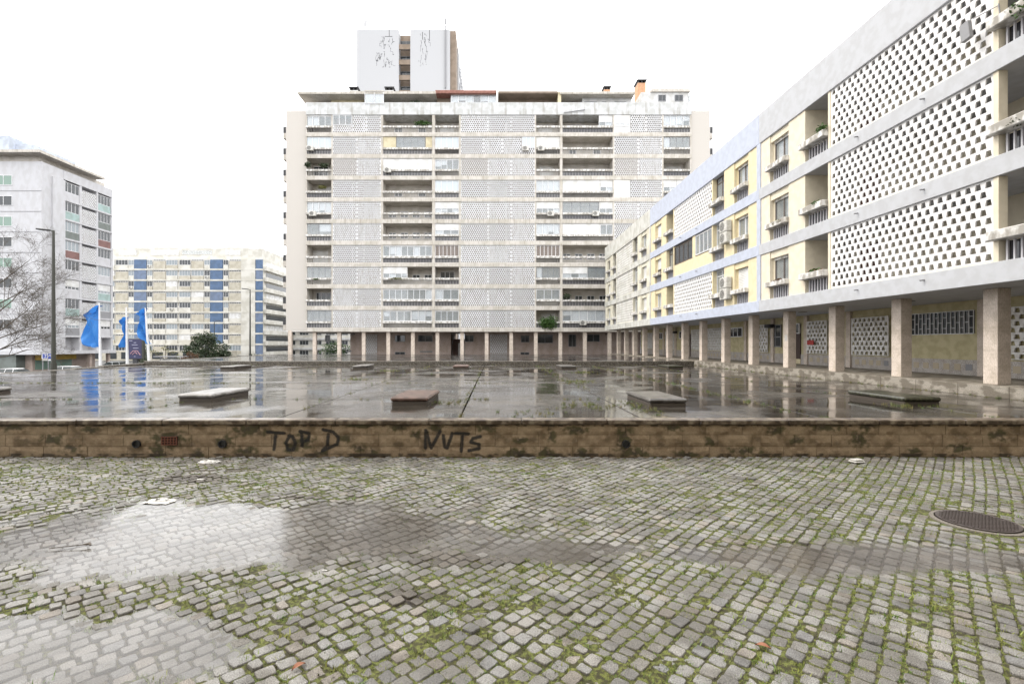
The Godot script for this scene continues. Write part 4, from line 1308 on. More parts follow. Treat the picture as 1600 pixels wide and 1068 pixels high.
# ---------------------------------------------------------------- buildings farther off
func tower() -> void:
	var d := 90.0
	var k := d / F
	var b := thing("tower_block", "white tower rising behind the slab block with black crack repairs on its wall", "building", Vector3((557 - VPX) * k, 0, -d))
	var X := func(px: float) -> float: return (px - 557) * k
	var Y := func(py: float) -> float: return EYE + (VPY - py) * k
	var top: float = Y.call(46)
	piece("wall", 0.0, X.call(623), 0.0, top, -13, 0, M.tower_white, b)
	piece("wall", X.call(641), X.call(703), 0.0, top, -13, 0, M.tower_white, b)
	piece("wall", X.call(623), X.call(641), 0.0, top - 0.1, -12.9, -1.6, M.brown_wall, b)
	piece("side_wall", X.call(703), X.call(712), 0.0, top, -12.9, -0.4, M.brown_wall, b)
	piece("side_wall", X.call(712), X.call(714), 0.0, top - 1.2, -40.0, -4.0, M.tower_white, b)
	for py in [70.0, 94.0, 118.0, 142.0, 166.0]:
		piece("balcony_front", X.call(623) + 0.02, X.call(641) - 0.02, Y.call(py - 10) - 1.9, Y.call(py - 10) - 1.0, -0.3, -0.1, M.brown_wall, b)
		window(b, X.call(623) + 0.05, X.call(641) - 0.05, Y.call(py - 6) - 0.75, Y.call(py - 6) + 0.9, -1.5, 2, M.grey_frame, 0.0, M.dark_glass)
	for i in 9:
		for j in 5:
			window(b, 0, 1.6, 0, 1.4, 0, 2, M.grey_frame, 0.0, M.dark_glass).transform = Transform3D(Basis(Vector3.UP, PI / 2), Vector3(X.call(714) + 0.05, top - 5.0 - j * 2.9, -6.0 - i * 3.6))
	# spiral of fire-escape hoops
	var q := Q.new()
	var prev := Vector3.ZERO
	for i in 14:
		var t := i / 13.0
		var p := Vector3(X.call(714) + 0.5 + 2.4 * sin(t * 2.4), lerpf(Y.call(62), Y.call(140), t), -9.0)
		q.tube(Vector3(X.call(714), p.y + 0.3, -9.0), p, 0.05, 0.05, 5)
		if i > 0: q.tube(prev, p, 0.05, 0.05, 5)
		prev = p
	obj("escape_ladder", q, M.grey_frame, b)
	# black lines of crack filler
	var r := RandomNumberGenerator.new()
	r.seed = 41
	var cq := Q.new()
	var boxes := [[584, 618, 56, 105, 30], [654, 673, 50, 103, 18]]
	for bx in boxes:
		for i in bx[4]:
			var p := Vector2(r.randf_range(bx[0], bx[1]), r.randf_range(bx[2], bx[3]))
			for s in r.randi_range(3, 8):
				var e := p + (Vector2(r.randf_range(-0.9, 0.9), r.randf_range(1.0, 3.2)) if r.randf() < 0.72 else Vector2(r.randf_range(-3.2, 3.2), r.randf_range(-0.6, 0.6)))
				if e.x < bx[0] or e.x > bx[1] or e.y > bx[3]: break
				var w := 0.022 if r.randf() < 0.75 else 0.045
				var a := Vector3(X.call(p.x), Y.call(p.y), 0.006)
				var z := Vector3(X.call(e.x), Y.call(e.y), 0.006)
				var side := (z - a).cross(Vector3.BACK).normalized() * w
				cq.quad(a - side, a + side, z + side, z - side)
				p = e
	for l in [[608, 46, 608, 57], [601, 57, 613, 57], [660, 50, 660, 62], [671, 46, 671, 64]]:
		var a := Vector3(X.call(l[0]), Y.call(l[1]), 0.007)
		var z := Vector3(X.call(l[2]), Y.call(l[3]), 0.007)
		var side := (z - a).cross(Vector3.BACK).normalized() * 0.05
		cq.quad(a - side, a + side, z + side, z - side)
	obj("crack_filler", cq, M.dark_metal, b)
	piece("downpipe", X.call(695), X.call(697), Y.call(138), top + 0.5, 0.002, 0.25, M.grey_frame, b)
	for m in [[567, 19], [634, 24], [692, 16], [697, 15], [709, 17]]:
		var mq := Q.new()
		var h: float = Y.call(m[1]) - top
		mq.tube(Vector3(X.call(m[0]), top - 0.2, -2), Vector3(X.call(m[0]), top + h, -2), 0.05, 0.03, 6)
		if m[0] != 634 and m[0] != 709:
			for i in 3: mq.bb(X.call(m[0]) - 0.3 + 0.22 * i, X.call(m[0]) - 0.16 + 0.22 * i, top + h - 1.9 + 0.3 * i, top + h - 0.3, -1.95, -1.75)
		obj("antenna", mq, M.grey_frame, b)

func blue_block() -> void:
	var d := 130.0
	var k := d / F
	var b := thing("apartment_building", "long cream apartment building with columns of blue panels behind the street", "building", Vector3((165 - VPX) * k, STREET, -d))
	var X := func(px: float) -> float: return (px - 165) * k
	var Y := func(py: float) -> float: return EYE + (VPY - py) * k - STREET
	var W: float = X.call(410)
	piece("wall", X.call(150), W, 0.0, Y.call(404), -18, -0.25, M.cream_far, b)
	piece("attic", X.call(150), X.call(376), Y.call(404), Y.call(386), -16, -1.2, M.cream_far, b)
	piece("attic", X.call(376), W - 0.5, Y.call(404), Y.call(387), -16, -0.6, M.cream_far, b)
	for h in [[220, 252, 379], [337, 366, 379]]: piece("roof_house", X.call(h[0]), X.call(h[1]), Y.call(387), Y.call(h[2]), -12, -5, M.cream_far, b)
	window(b, X.call(280), X.call(327), Y.call(396), Y.call(390), -1.1, 9, M.white_frame, 0.3)
	for w in [[180, 208], [231, 275], [348, 372]]: piece("attic_shutter", X.call(w[0]), X.call(w[1]), Y.call(397), Y.call(389), -1.18, -1.1, M.shutter, b)
	var bays := [[165, 178, "w"], [180, 199, "p"], [200, 208.5, "w"], [209, 228, "B"], [229, 237.3, "w"], [239.3, 258, "p"], [259, 276.5, "w"], [279.5, 297, "w"], [298.5, 317.6, "p"], [318.6, 327.3, "w"], [328, 347.5, "B"], [348.5, 356.2, "w"], [357.8, 376, "p"], [399, 410, "B"]]
	for r in 9:
		var yt: float = Y.call(405.3 + 16.7 * r)
		var ybm: float = Y.call(405.3 + 16.7 * r + 14.2)
		piece("floor_band", X.call(150), W, ybm - 0.42, ybm, -0.25, 0.1, M.cream_far, b)
		for y in bays:
			var x0: float = X.call(y[0])
			var x1: float = X.call(y[1])
			var kind: String = y[2]
			if kind == "B":
				if r < 8 or y[0] > 390: piece("blue_panel", x0, x1, ybm, yt, -0.24, 0.02, M.blue_panel if rng.randf() < 0.7 else M.blue_panel_pale, b)
				continue
			if kind == "p" and rng.randf() < 0.62:
				piece("beige_panel", x0, x1, ybm, yt - 0.35, -0.24, -0.05, M.beige_panel, b)
				window(b, x0, x1, yt - 0.34, yt, -0.08, 5, M.white_frame, 0.0, M.dark_glass)
			else:
				piece("spandrel", x0, x1, ybm, ybm + 0.95, -0.24, -0.02, M.cream_far if rng.randf() < 0.75 else M.beige_panel, b)
				if rng.randf() < 0.14: piece("shutter", x0, x1, ybm + 0.96, yt, -0.2, -0.04, M.shutter, b)
				else: window(b, x0, x1, ybm + 0.96, yt - 0.05, -0.06, 4 if x1 - x0 > 2 else 2, M.white_frame, 0.0, M.dark_glass if rng.randf() < 0.5 else M.grey_glass)
				if rng.randf() < 0.08: air_conditioner(b, (x0 + x1) / 2, ybm + 0.3, 0.0)
	piece("wall", X.call(376.5), X.call(398.5), Y.call(553), Y.call(405), -0.24, 0.06, M.cream_far, b)
	# flank with balconies
	for r in 10:
		var yb: float = Y.call(405.3 + 16.7 * r + 14.2)
		piece("side_balcony", W, W + 0.9, yb - 0.45, yb + 0.65, -17, -0.6, M.cream_far, b)
		piece("side_window", W + 0.004, W + 0.05, yb + 0.7, yb + 2.0, -16, -2, M.dark_glass if r % 3 else M.shutter, b)
	var hq := Q.new()
	hq.bb(X.call(165), X.call(376), 0.0, 2.4, 2.0, 6.0)
	obj("shop_front", hq, M.beige_panel, b)
	for i in 9: piece("shop_window", X.call(170 + 23 * i), X.call(186 + 23 * i), 0.4, 2.1, 6.002, 6.05, M.dark_glass, b)

func corner_block() -> void:
	# the block on the street's far side: its flank runs away from the plaza
	var fx := -62.2
	var dn := 67.6
	var b := thing("corner_building", "pale grey apartment building with a projecting roof behind the bare tree", "building", Vector3(fx, STREET, -dn), PI / 2)
	var k0 := dn / F
	var Y := func(py: float) -> float: return EYE + (VPY - py) * k0 - STREET   # heights read at the near corner
	var L := 12.5
	var top: float = Y.call(252)
	var canopy: float = Y.call(548)
	piece("wall", 0.0, L, canopy, top, -30, -1.3, M.pale_wall, b)
	piece("attic", 0.5, L - 0.4, top, top + 0.9, -28, -0.9, M.loggia, b)
	piece("roof_slab", -1.0, L - 2.2, top + 0.9, top + 1.25, -30, 0.6, M.band_c, b)
	piece("roof_house", 1.0, 6.0, top + 1.25, top + 4.0, -16, -5.5, M.pale_blue, b)
	piece("roof_house", 2.0, 9.0, top + 1.25, top + 3.2, -5.5, -3.0, M.pale_blue, b)
	var D := func(px: float) -> float: return F * -fx / (VPX - px) - dn
	piece("pier", 0.0, D.call(99) , canopy, top, -1.3, -0.002, M.pale_wall, b)
	piece("pier", D.call(80), D.call(99), canopy, top - 1.5, -0.002, 0.25, M.pale_wall, b)
	for p in [[124, 127.5], [150.5, 153], [173, 176]]: piece("pier", D.call(p[0]), D.call(p[1]), canopy, top, -1.3, 0.0, M.pale_wall, b)
	piece("parapet", D.call(99), L, top - 1.3, top, -1.3, 0.05, M.pale_wall, b)
	for r in 9:
		var yt: float = top - 1.5 - r * 2.82
		if yt - 2.5 < canopy: break
		piece("floor_band", D.call(99), L, yt - 2.8, yt - 2.55, -1.3, 0.06, M.pale_wall, b)
		for w in [[100, 124], [153, 172.5]]:
			var x0: float = D.call(w[0])
			var x1: float = D.call(w[1])
			piece("spandrel", x0, x1, yt - 2.55, yt - 1.45, -0.28, -0.05, [M.pale_wall, M.spandrel_green, M.spandrel_dark, M.red_brown, M.pale_wall, M.pale_wall, M.spandrel_green, M.grey_frame][(r + int(w[0] > 130)) % 8], b)
			if r in [5, 7, 8]: shutter(b, x0, x1, yt - 1.0, yt, -0.08)
			window(b, x0, x1, yt - 1.44, yt if not r in [5, 7, 8] else yt - 1.0, -0.1, 4, M.white_frame, 0.0, M.dark_glass if rng.randf() < 0.7 else M.grey_glass)
		screen(b, D.call(127.5), D.call(150.5), yt - 2.5, yt - 0.35, -0.05, M.screen, 9)
		# the end wall that faces the plaza: ribbed lines and a column of windows
		piece("string_course", -0.04, -0.002, yt - 2.56, yt - 2.5, -30, 0.0, M.grey_frame, b)
		var o := window(b, 0, 3.6, 0, 1.35, 0, 3, M.white_frame, 0.4, M.dark_glass if r % 2 else M.green_glass)
		o.transform = Transform3D(Basis(Vector3.UP, -PI / 2), Vector3(-0.065, yt - 1.75, -7.6))
	# ground floor under the canopy
	piece("canopy", -0.6, L + 0.3, canopy - 0.5, canopy, -30, 0.4, M.pale_wall, b)
	piece("ground_wall", 1.2, L - 0.5, 0.0, canopy - 0.5, -29, -2.4, M.rose_wall, b)
	piece("shop_panel", -0.1, 1.2, 0.0, canopy - 0.5, -9.5, -6.5, M.olive, b)
	piece("shop_panel", -0.12, 1.2, 0.0, canopy - 0.5, -6.0, -3.4, M.spandrel_dark, b)
	piece("shop_panel", -0.1, 1.2, 0.0, canopy - 0.5, -29, -9.6, M.pale_wall, b)
	piece("shop_awning", 1.6, 7.5, canopy - 1.3, canopy - 0.55, -2.4, -1.6, M.yellow_awning, b)
	piece("shop_window", 1.6, 7.5, 0.6, canopy - 1.3, -2.39, -2.3, M.green_glass, b)
	for x in [8.2, 11.8]: piece("column", x, x + 0.4, 0.0, canopy - 0.5, -0.5, -0.1, M.rose_wall, b)

func distant_blocks() -> void:
	# seen between the pilotis and past the slab block's flank
	for e in [[-64.0, -36.0, 150.0, 16.0, "pale apartment building glimpsed between the slab block's first columns"], [-30.0, 12.0, 165.0, 13.0, "low pale building glimpsed through the passage of the slab block"]]:
		var b := thing("distant_building", e[4], "building", Vector3(e[0], STREET, -e[2]))
		var w: float = e[1] - e[0]
		piece("wall", 0.0, w, 0.0, e[3], -12, -0.3, M.cream_far, b)
		for j in int(e[3] / 3.0):
			piece("floor_band", 0.0, w, j * 3.0 + 2.4, j * 3.0 + 3.0, -0.3, 0.3, M.white, b)
			for i in int(w / 4.0): window(b, i * 4.0 + 0.5, i * 4.0 + 3.2, j * 3.0 + 0.9, j * 3.0 + 2.2, -0.2, 3, M.white_frame, 0.0, M.dark_glass)
	plant_bed("clump of green shrubs behind the slab block's open corner", Vector3(-26.5, -0.1, -82.0), Vector3(3.2, 1.6, 1.0), 1500, 430)
	plant_bed("smaller green shrub seen between the slab block's corner columns", Vector3(-22.0, -0.1, -80.0), Vector3(1.6, 1.2, 0.8), 800, 440)

func plant_bed(label: String, at: Vector3, radii: Vector3, n: int, rs: int) -> void:
	var b := thing("shrub", label, "shrub", at)
	var o := inst("foliage", leaf_mesh(rs, n, radii, 0.14, 0.0, 0.1), M.leaf_green, b)
	o.position.y = radii.y * 0.6
# ---------------------------------------------------------------- street furniture, trees, cars, litter
func street_lamp(label: String, px: float, top: float, d: float, ground: float, r0: float, dir: float) -> void:
	var p := at_depth(px, VPY, d)
	var h := EYE + (VPY - top) * d / F - ground
	var b := thing("street_lamp", label, "lamp", Vector3(p.x, ground, -d), 0.0)
	var q := Q.new()
	q.tube(Vector3.ZERO, Vector3(0, h, 0), r0, r0 * 0.55, 12)
	q.tube(Vector3.ZERO, Vector3(0, 0.5, 0), r0 * 1.35, r0 * 1.3, 12)
	obj("pole", q, M.lamp_metal, b)
	var a := Q.new()
	a.tube(Vector3(0, h - 0.06, 0), Vector3(dir * 0.25, h + 0.02, 0), 0.035, 0.035, 8)
	obj("arm", a, M.lamp_metal, b)
	var hd := Q.new()
	hd.cham(Vector3(-0.4, -0.05, -0.13), Vector3(0.4, 0.05, 0.13), 0.03)
	var ho := obj("lamp_head", hd, M.dark_metal, b)
	ho.position = Vector3(dir * 0.6, h + 0.06, 0); ho.rotation.z = -dir * 0.1 * -1.0

func flagpole(label: String, x_top: float, y_top: float, x_bot: float, rows: Array) -> void:
	var d := 50.0
	var k := d / F
	var foot := at_depth(x_bot, 572, d)
	var b := thing("flagpole", label, "flagpole", Vector3(foot.x, STREET, -d), 0.0, "flagpoles beside the deck")
	var tip := at_depth(x_top, y_top, d) - b.position
	var q := Q.new()
	q.tube(Vector3.ZERO, tip, 0.17, 0.06, 12)
	obj("pole", q, M.white_paint, b)
	# cloth: rows of [y, free edge x] in photograph pixels, waved in depth
	var g := []
	var nr := 22
	var nc := 14
	for i in nr + 1:
		var t := i / float(nr) * (rows.size() - 1)
		var a: Array = rows[mini(int(t), rows.size() - 2)]
		var e: Array = rows[mini(int(t) + 1, rows.size() - 1)]
		var f := t - mini(int(t), rows.size() - 2)
		var yh: float = lerpf(a[0], e[0], f)
		var yf: float = lerpf(a[1], e[1], f)
		var xf: float = lerpf(a[2], e[2], f)
		for j in nc + 1:
			var s := j / float(nc)
			var py := lerpf(yh, yf, s)
			var px0 := lerpf(x_top, x_bot, (yh - y_top) / (572.0 - y_top))
			var p := at_depth(lerpf(px0, xf, s), py, d) - b.position
			p.z += 0.55 * s * sin(s * 7.0 + t * 1.7) + 0.2 * s * sin(s * 13.0 - t * 2.1) - 0.1
			g.append(p)
	var c := Q.new()
	for i in nr:
		for j in nc:
			var a := i * (nc + 1) + j
			c.quad(g[a], g[a + nc + 1], g[a + nc + 2], g[a + 1])
	obj("flag", c, M.flag, b)

func car(label: String, at: Vector3, turn: float, paint: Material, long := 4.2, tall := 1.45) -> void:
	var b := thing("parked_car", label, "car", at, turn, "cars parked in the street")
	var l := long / 2
	var q := Q.new()
	q.prism(PackedVector2Array([Vector2(-l, 0.3), Vector2(-l + 0.05, 0.75), Vector2(-l + 0.25, 0.92), Vector2(-l + 0.9, 0.98), Vector2(l - 1.0, 0.98), Vector2(l - 0.3, 0.82), Vector2(l, 0.6), Vector2(l, 0.3), Vector2(l - 0.5, 0.22), Vector2(-l + 0.5, 0.22)]), -0.86, 0.86, 0.98, 0.06)
	obj("body", q, paint, b)
	var r := Q.new()
	r.prism(PackedVector2Array([Vector2(-l + 0.75, tall - 0.06), Vector2(-l + 1.2, tall), Vector2(l - 1.9, tall), Vector2(l - 1.6, tall - 0.06)]), -0.62, 0.62)
	obj("roof", r, paint, b)
	var w := Q.new()
	w.prism(PackedVector2Array([Vector2(-l + 0.35, 0.975), Vector2(-l + 0.8, tall - 0.05), Vector2(l - 1.62, tall - 0.05), Vector2(l - 0.98, 0.975)]), -0.8, 0.8, tall - 0.05, 0.17)
	obj("windows", w, M.car_glass, b)
	for x in [-0.55, 0.5]:
		for s in [-1.0, 1.0]:
			var p := Q.new()
			p.tube(Vector3(x * 0.9, 0.975, s * 0.805), Vector3(x * 0.8, tall - 0.05, s * 0.64), 0.035, 0.035, 6)
			obj("pillar", p, paint, b)
	for x in [-l + 0.8, l - 0.85]:
		for s in [-1.0, 1.0]:
			var t := Q.new()
			t.tube(Vector3(x, 0.31, s * 0.68), Vector3(x, 0.31, s * 0.87), 0.31, 0.31, 18)
			var o := obj("wheel", t, M.tyre, b)
			var rm := Q.new()
			rm.tube(Vector3(x, 0.31, s * 0.871), Vector3(x, 0.31, s * 0.885), 0.19, 0.17, 14)
			obj("rim", rm, M.grey_frame, o)
	for s in [-0.62, 0.62]:
		var hl := Q.new()
		hl.cham(Vector3(l - 0.12, 0.6, s - 0.16), Vector3(l - 0.005, 0.74, s + 0.16), 0.03)
		obj("headlight", hl, M.frosted, b)
		var tl := Q.new()
		tl.cham(Vector3(-l + 0.0, 0.66, s - 0.14), Vector3(-l + 0.1, 0.84, s + 0.14), 0.03)
		obj("tail_light", tl, M.red, b)

func grow(q: Q, r: RandomNumberGenerator, p: Vector3, dir: Vector3, len: float, rad: float, depth: int) -> void:
	var steps := 5 if depth > 1 else 3
	var c := p
	var d := dir
	for i in steps:
		var nd := (d + Vector3(r.randfn(), r.randfn() * 0.8 + 0.1, r.randfn()) * 0.13).normalized()
		var e := c + nd * len / steps
		var ra := maxf(rad * (1.0 - 0.6 * i / steps), 0.006)
		var rb := maxf(rad * (1.0 - 0.6 * (i + 1) / steps), 0.005)
		q.tube(c, e, ra, rb, 6 if depth > 2 else 3, false)
		c = e; d = nd
		if depth > 0 and i > 0:
			for k in (2 if depth in [2, 3] else 1):
				var s := Vector3(r.randfn(), r.randfn() * 0.55 + 0.05, r.randfn()).normalized()
				grow(q, r, c, (d * 0.8 + s * 0.75).normalized(), len * r.randf_range(0.42, 0.62), rb * 0.5, depth - 1)

func bare_tree() -> void:
	var b := thing("bare_tree", "leafless spreading tree beside the street lamp at the deck's street side", "tree", Vector3(-39.0, STREET, -38.0))
	var r := RandomNumberGenerator.new()
	r.seed = 31
	var t := Q.new()
	t.tube(Vector3.ZERO, Vector3(0.1, 3.2, 0), 0.2, 0.16, 12)
	t.tube(Vector3(0.1, 3.2, 0), Vector3(-0.1, 10.5, 0.2), 0.16, 0.04, 10)
	obj("trunk", t, M.bark, b)
	var q := Q.new()
	for a in [[0.5, 3.2, 0.25, 4.4], [2.6, 3.6, 0.7, 3.6], [-0.5, 3.6, 0.2, 4.4], [0.3, 4.6, 0.5, 4.8], [-0.7, 4.9, 0.6, 4.2], [0.2, 6.0, 0.7, 4.6], [3.6, 5.6, 0.7, 3.5], [0.0, 3.0, 0.05, 4.2], [-0.25, 6.8, 0.8, 4.4], [-0.2, 8.2, 1.0, 4.0], [0.1, 4.2, 0.4, 5.0], [0.4, 9.2, 1.3, 3.4], [2.4, 8.6, 1.1, 3.2]]:
		grow(q, r, Vector3(0, a[1], 0), Vector3(cos(a[0]), a[2], sin(a[0])).normalized(), a[3] * 0.85, 0.055, 4)
	obj("crown", q, M.bark, b)

func leafy_tree(called: String, label: String, at: Vector3, trunk_h: float, blobs: Array, leaf: Material, n: int, size: float, rs: int) -> void:
	var b := thing(called, label, "tree", at)
	var t := Q.new()
	t.tube(Vector3.ZERO, Vector3(0.1, trunk_h, 0), 0.22, 0.13, 9)
	for bl in blobs: t.tube(Vector3(0.08, trunk_h * 0.8, 0), Vector3(bl[0], bl[1], bl[2]), 0.08, 0.03, 5)
	obj("trunk", t, M.bark, b)
	var q := Q.new()
	var i := 0
	for bl in blobs:
		var m := leaf_mesh(rs + i, n, Vector3(bl[3], bl[3] * 0.8, bl[3]), size, 0.0, 0.5)
		var a := m.surface_get_arrays(0)
		for k in a[Mesh.ARRAY_VERTEX].size():
			q.v.append(a[Mesh.ARRAY_VERTEX][k] + Vector3(bl[0], bl[1], bl[2])); q.n.append(a[Mesh.ARRAY_NORMAL][k]); q.c.append(a[Mesh.ARRAY_COLOR][k])
		i += 1
	obj("crown", q, leaf, b)

func plant(label: String, at: Vector3, radii: Vector3, n: int, size: float, leaf: Material, rs: int, flowers: Material = null, droop := 0.0) -> void:
	var b := thing("balcony_plant", label, "plant", at, 0.0, "plants on the balconies")
	inst("foliage", leaf_mesh(rs, n, radii, size, droop, 0.15), leaf, b)
	if flowers: inst("flowers", leaf_mesh(rs + 50, n / 9, radii * 1.08, size * 0.8, droop, 0.8), flowers, b)

func street_things() -> void:
	street_lamp("tall dark green street lamp at the kerb in front of the bare tree", 83, 360, 30.0, -0.07, 0.125, -1.0)
	street_lamp("slender dark street lamp standing before the building with blue panels", 390.5, 452, 60.0, -0.07, 0.11, -1.0)
	street_lamp("small pale street lamp in front of the round evergreen tree", 330.5, 527, 75.0, STREET, 0.09, -1.0)
	street_lamp("thin grey street lamp rising out of the round evergreen tree", 334.5, 502, 84.0, STREET, 0.09, 1.0)
	flagpole("white flagpole with a wide full blue flag", 154.5, 473, 157, [[477, 477, 154.4], [480, 492, 133], [492, 498, 130.5], [505, 512, 128], [522, 528, 128.3], [533, 540, 134], [541, 543.5, 142]])
	flagpole("white flagpole with a narrow folded blue flag", 196.8, 480, 199.2, [[495, 495, 196.5], [498, 500, 190], [506, 508, 188.8], [520, 522, 190.5], [532, 534, 189.5], [541, 543, 190]])
	flagpole("leaning white flagpole with a drooping blue flag beside the poster panel", 226.5, 481, 235, [[482, 482, 226.3], [485, 490, 215], [495, 493, 216], [508, 505, 213], [518, 520, 215.5], [528, 530, 223], [537, 537, 231]])
	# lit poster panel (switched off by day)
	var d := 56.0
	var k := d / F
	var pb := thing("poster_panel", "dark blue advertising poster panel on a foot between the flagpoles", "poster", Vector3((211.5 - VPX) * k, STREET, -d))
	var y0 := EYE - (561 - VPY) * k - STREET
	var y1 := EYE - (528.5 - VPY) * k - STREET
	piece("foot", -0.25, 0.25, 0.0, y0, -0.12, 0.12, M.dark_metal, pb)
	var fq := Q.new()
	fq.cham(Vector3(-12 * k, y0, -0.18), Vector3(13.5 * k, y1, 0.1), 0.04)
	obj("frame", fq, M.lamp_metal, pb)
	var po := piece("poster", -11 * k, 10.5 * k, y0 + 0.08, y1 - 0.08, 0.102, 0.11, M.poster, pb)
	for s in [[-9.0, -4.0, 3.0], [-2.0, 2.0, 6.0], [-5.0, 4.0, 9.5], [-3.0, 5.5, 14.5], [-1.5, 1.0, 27.5]]:
		piece("print_line", s[0] * k, s[1] * k, y1 - s[2] * k - 0.08, y1 - s[2] * k, 0.111, 0.114, M.print_pale, pb)
	var arch := Q.new()
	for l in [[-7, 24, -3, 19.5], [-3, 19.5, 4, 19.5], [4, 19.5, 8.5, 26], [-4, 25, 0.5, 21.5], [0.5, 21.5, 4.0, 24.5]]:
		arch.tube(Vector3(l[0] * k, y1 - l[1] * k, 0.113), Vector3(l[2] * k, y1 - l[3] * k, 0.113), 0.055, 0.055, 6)
	obj("print_figure", arch, M.print_pink, pb)
	# road signs
	var sd := 52.0
	var sk := sd / F
	var sb := thing("road_sign", "pair of blue and white road signs with pale plates under them", "sign", Vector3((66.5 - VPX) * sk, STREET, -sd))
	var hy := func(py: float) -> float: return EYE - (py - VPY) * sk - STREET
	var sp := Q.new()
	sp.tube(Vector3.ZERO, Vector3(0, hy.call(552), 0), 0.04, 0.04, 8)
	sp.tube(Vector3(8.5 * sk, 0, 0), Vector3(8.5 * sk, hy.call(552), 0), 0.04, 0.04, 8)
	obj("pole", sp, M.grey_frame, sb)
	piece("plate", -1.2 * sk, 8.2 * sk, hy.call(560), hy.call(551.8), 0.045, 0.06, M.print_white, sb)
	piece("blue_field", 0.2 * sk, 7.4 * sk, hy.call(559.3), hy.call(552.6), 0.061, 0.064, M.sign_blue, sb)
	var seven := TextMesh.new()
	seven.text = "7"; seven.depth = 0.01; seven.font_size = 40; seven.pixel_size = 0.0115
	var so := inst("numeral", seven, M.print_white, sb)
	so.position = Vector3(4.6 * sk, hy.call(555.9), 0.072)
	piece("plate", 9.0 * sk, 15.0 * sk, hy.call(560.2), hy.call(552.5), 0.045, 0.06, M.sign_blue, sb)
	var arc := Q.new()
	for i in 8:
		var a0 := PI * i / 8; var a1 := PI * (i + 1) / 8
		arc.tube(Vector3((11.8 + 1.9 * cos(a0)) * sk, hy.call(557.3 - 2.4 * sin(a0)), 0.065), Vector3((11.8 + 1.9 * cos(a1)) * sk, hy.call(557.3 - 2.4 * sin(a1)), 0.065), 0.035, 0.035, 5)
	obj("arrow", arc, M.print_white, sb)
	piece("small_plate", -1.0 * sk, 8.0 * sk, hy.call(563.2), hy.call(560.6), 0.045, 0.06, M.paper, sb)
	piece("small_plate", 9.5 * sk, 14.0 * sk, hy.call(563.2), hy.call(560.8), 0.045, 0.06, M.print_white, sb)
	# cars
	car("white hatchback parked below the bare tree", Vector3(-54.5, STREET, -56), 0.0, M.car_white, 4.3, 1.42)
	car("white estate car with dark windows parked behind the tall street lamp", Vector3(-52.5, STREET, -60), PI, M.car_white, 4.6, 1.5)
	car("white car parked end to end behind the wide blue flag", Vector3(-46.6, STREET, -60), PI, M.car_white, 4.4, 1.45)
	car("silver car facing the plaza beyond the wide flag's pole", Vector3(-55.8, STREET, -72), -PI / 2 - 0.5, M.car_silver, 4.2, 1.6)
	car("dark car parked beside the silver car", Vector3(-52.5, STREET, -74), -PI / 2 - 0.4, M.car_dark, 4.2, 1.5)
	car("dark van like car parked behind the leaning flagpole", Vector3(-50.0, STREET, -85), 0.0, M.car_dark, 4.8, 1.9)
	car("white topped car parked past the leaning flagpole", Vector3(-54.0, STREET, -86), 0.0, M.car_white, 4.6, 1.9)
	bare_tree()
	leafy_tree("evergreen_tree", "round dark evergreen tree in front of the building with blue panels", Vector3(-44.0, STREET, -75.0), 2.2, [[0, 3.9, 0, 2.2], [-2.1, 3.2, 0.2, 1.5], [2.0, 3.3, 0.1, 1.8], [0.4, 5.0, 0.2, 1.5], [-1.0, 4.8, -0.3, 1.5], [2.9, 2.6, 0.3, 1.2], [-0.2, 2.5, 0.9, 1.8], [-1.6, 2.0, 0.6, 1.2], [1.6, 1.9, 0.6, 1.3]], M.leaf_dark, 800, 0.16, 200)
	leafy_tree("young_tree", "thin yellowish young tree left of the round evergreen's trunk", Vector3(-53.5, STREET, -80.0), 1.8, [[-1.1, 2.6, 0, 0.9], [0.9, 2.9, 0, 0.8], [0, 3.5, 0, 0.7], [-2.2, 2.9, 0, 0.7], [2.0, 2.2, 0, 0.6]], M.leaf_yellow, 60, 0.12, 300)
	leafy_tree("young_tree", "reddish brown young tree growing before the evergreen", Vector3(-42.8, STREET, -69.0), 1.5, [[0, 2.2, 0, 0.8], [0.8, 2.4, 0, 0.7], [-0.7, 2.1, 0.1, 0.6], [0.1, 2.8, 0, 0.5]], M.leaf_rust, 130, 0.11, 320)
	leafy_tree("street_tree", "grey green conifer standing behind the poster panel", Vector3(-43.5, STREET, -60.5), 1.0, [[0, 2.6, 0, 1.1], [0.3, 3.6, 0, 0.9], [-0.4, 3.2, 0, 0.9], [0.6, 1.8, 0, 1.0]], M.leaf_grey, 500, 0.1, 340)
	var hd := thing("hedge", "low clipped hedge along the kerb past the slender lamp", "hedge", Vector3(-31.5, -0.5, -66.0))
	var hq := leaf_mesh(410, 2600, Vector3(5.0, 0.75, 0.6), 0.12, 0.0, 0.1)
	inst("foliage", hq, M.leaf_dark, hd)
	var pg := thing("bus_shelter", "small grey glazed shelter at the street's edge below the evergreen", "shelter", Vector3(-47.0, STREET, -72.0))
	piece("roof", -2.4, 2.4, 2.3, 2.42, -0.8, 0.8, M.grey_frame, pg)
	for x in [-2.3, 0.0, 2.25]: piece("post", x, x + 0.08, 0.0, 2.3, -0.6, -0.52, M.grey_frame, pg)
	piece("glass_wall", -2.2, 2.2, 0.4, 2.1, -0.6, -0.58, M.glass, pg)

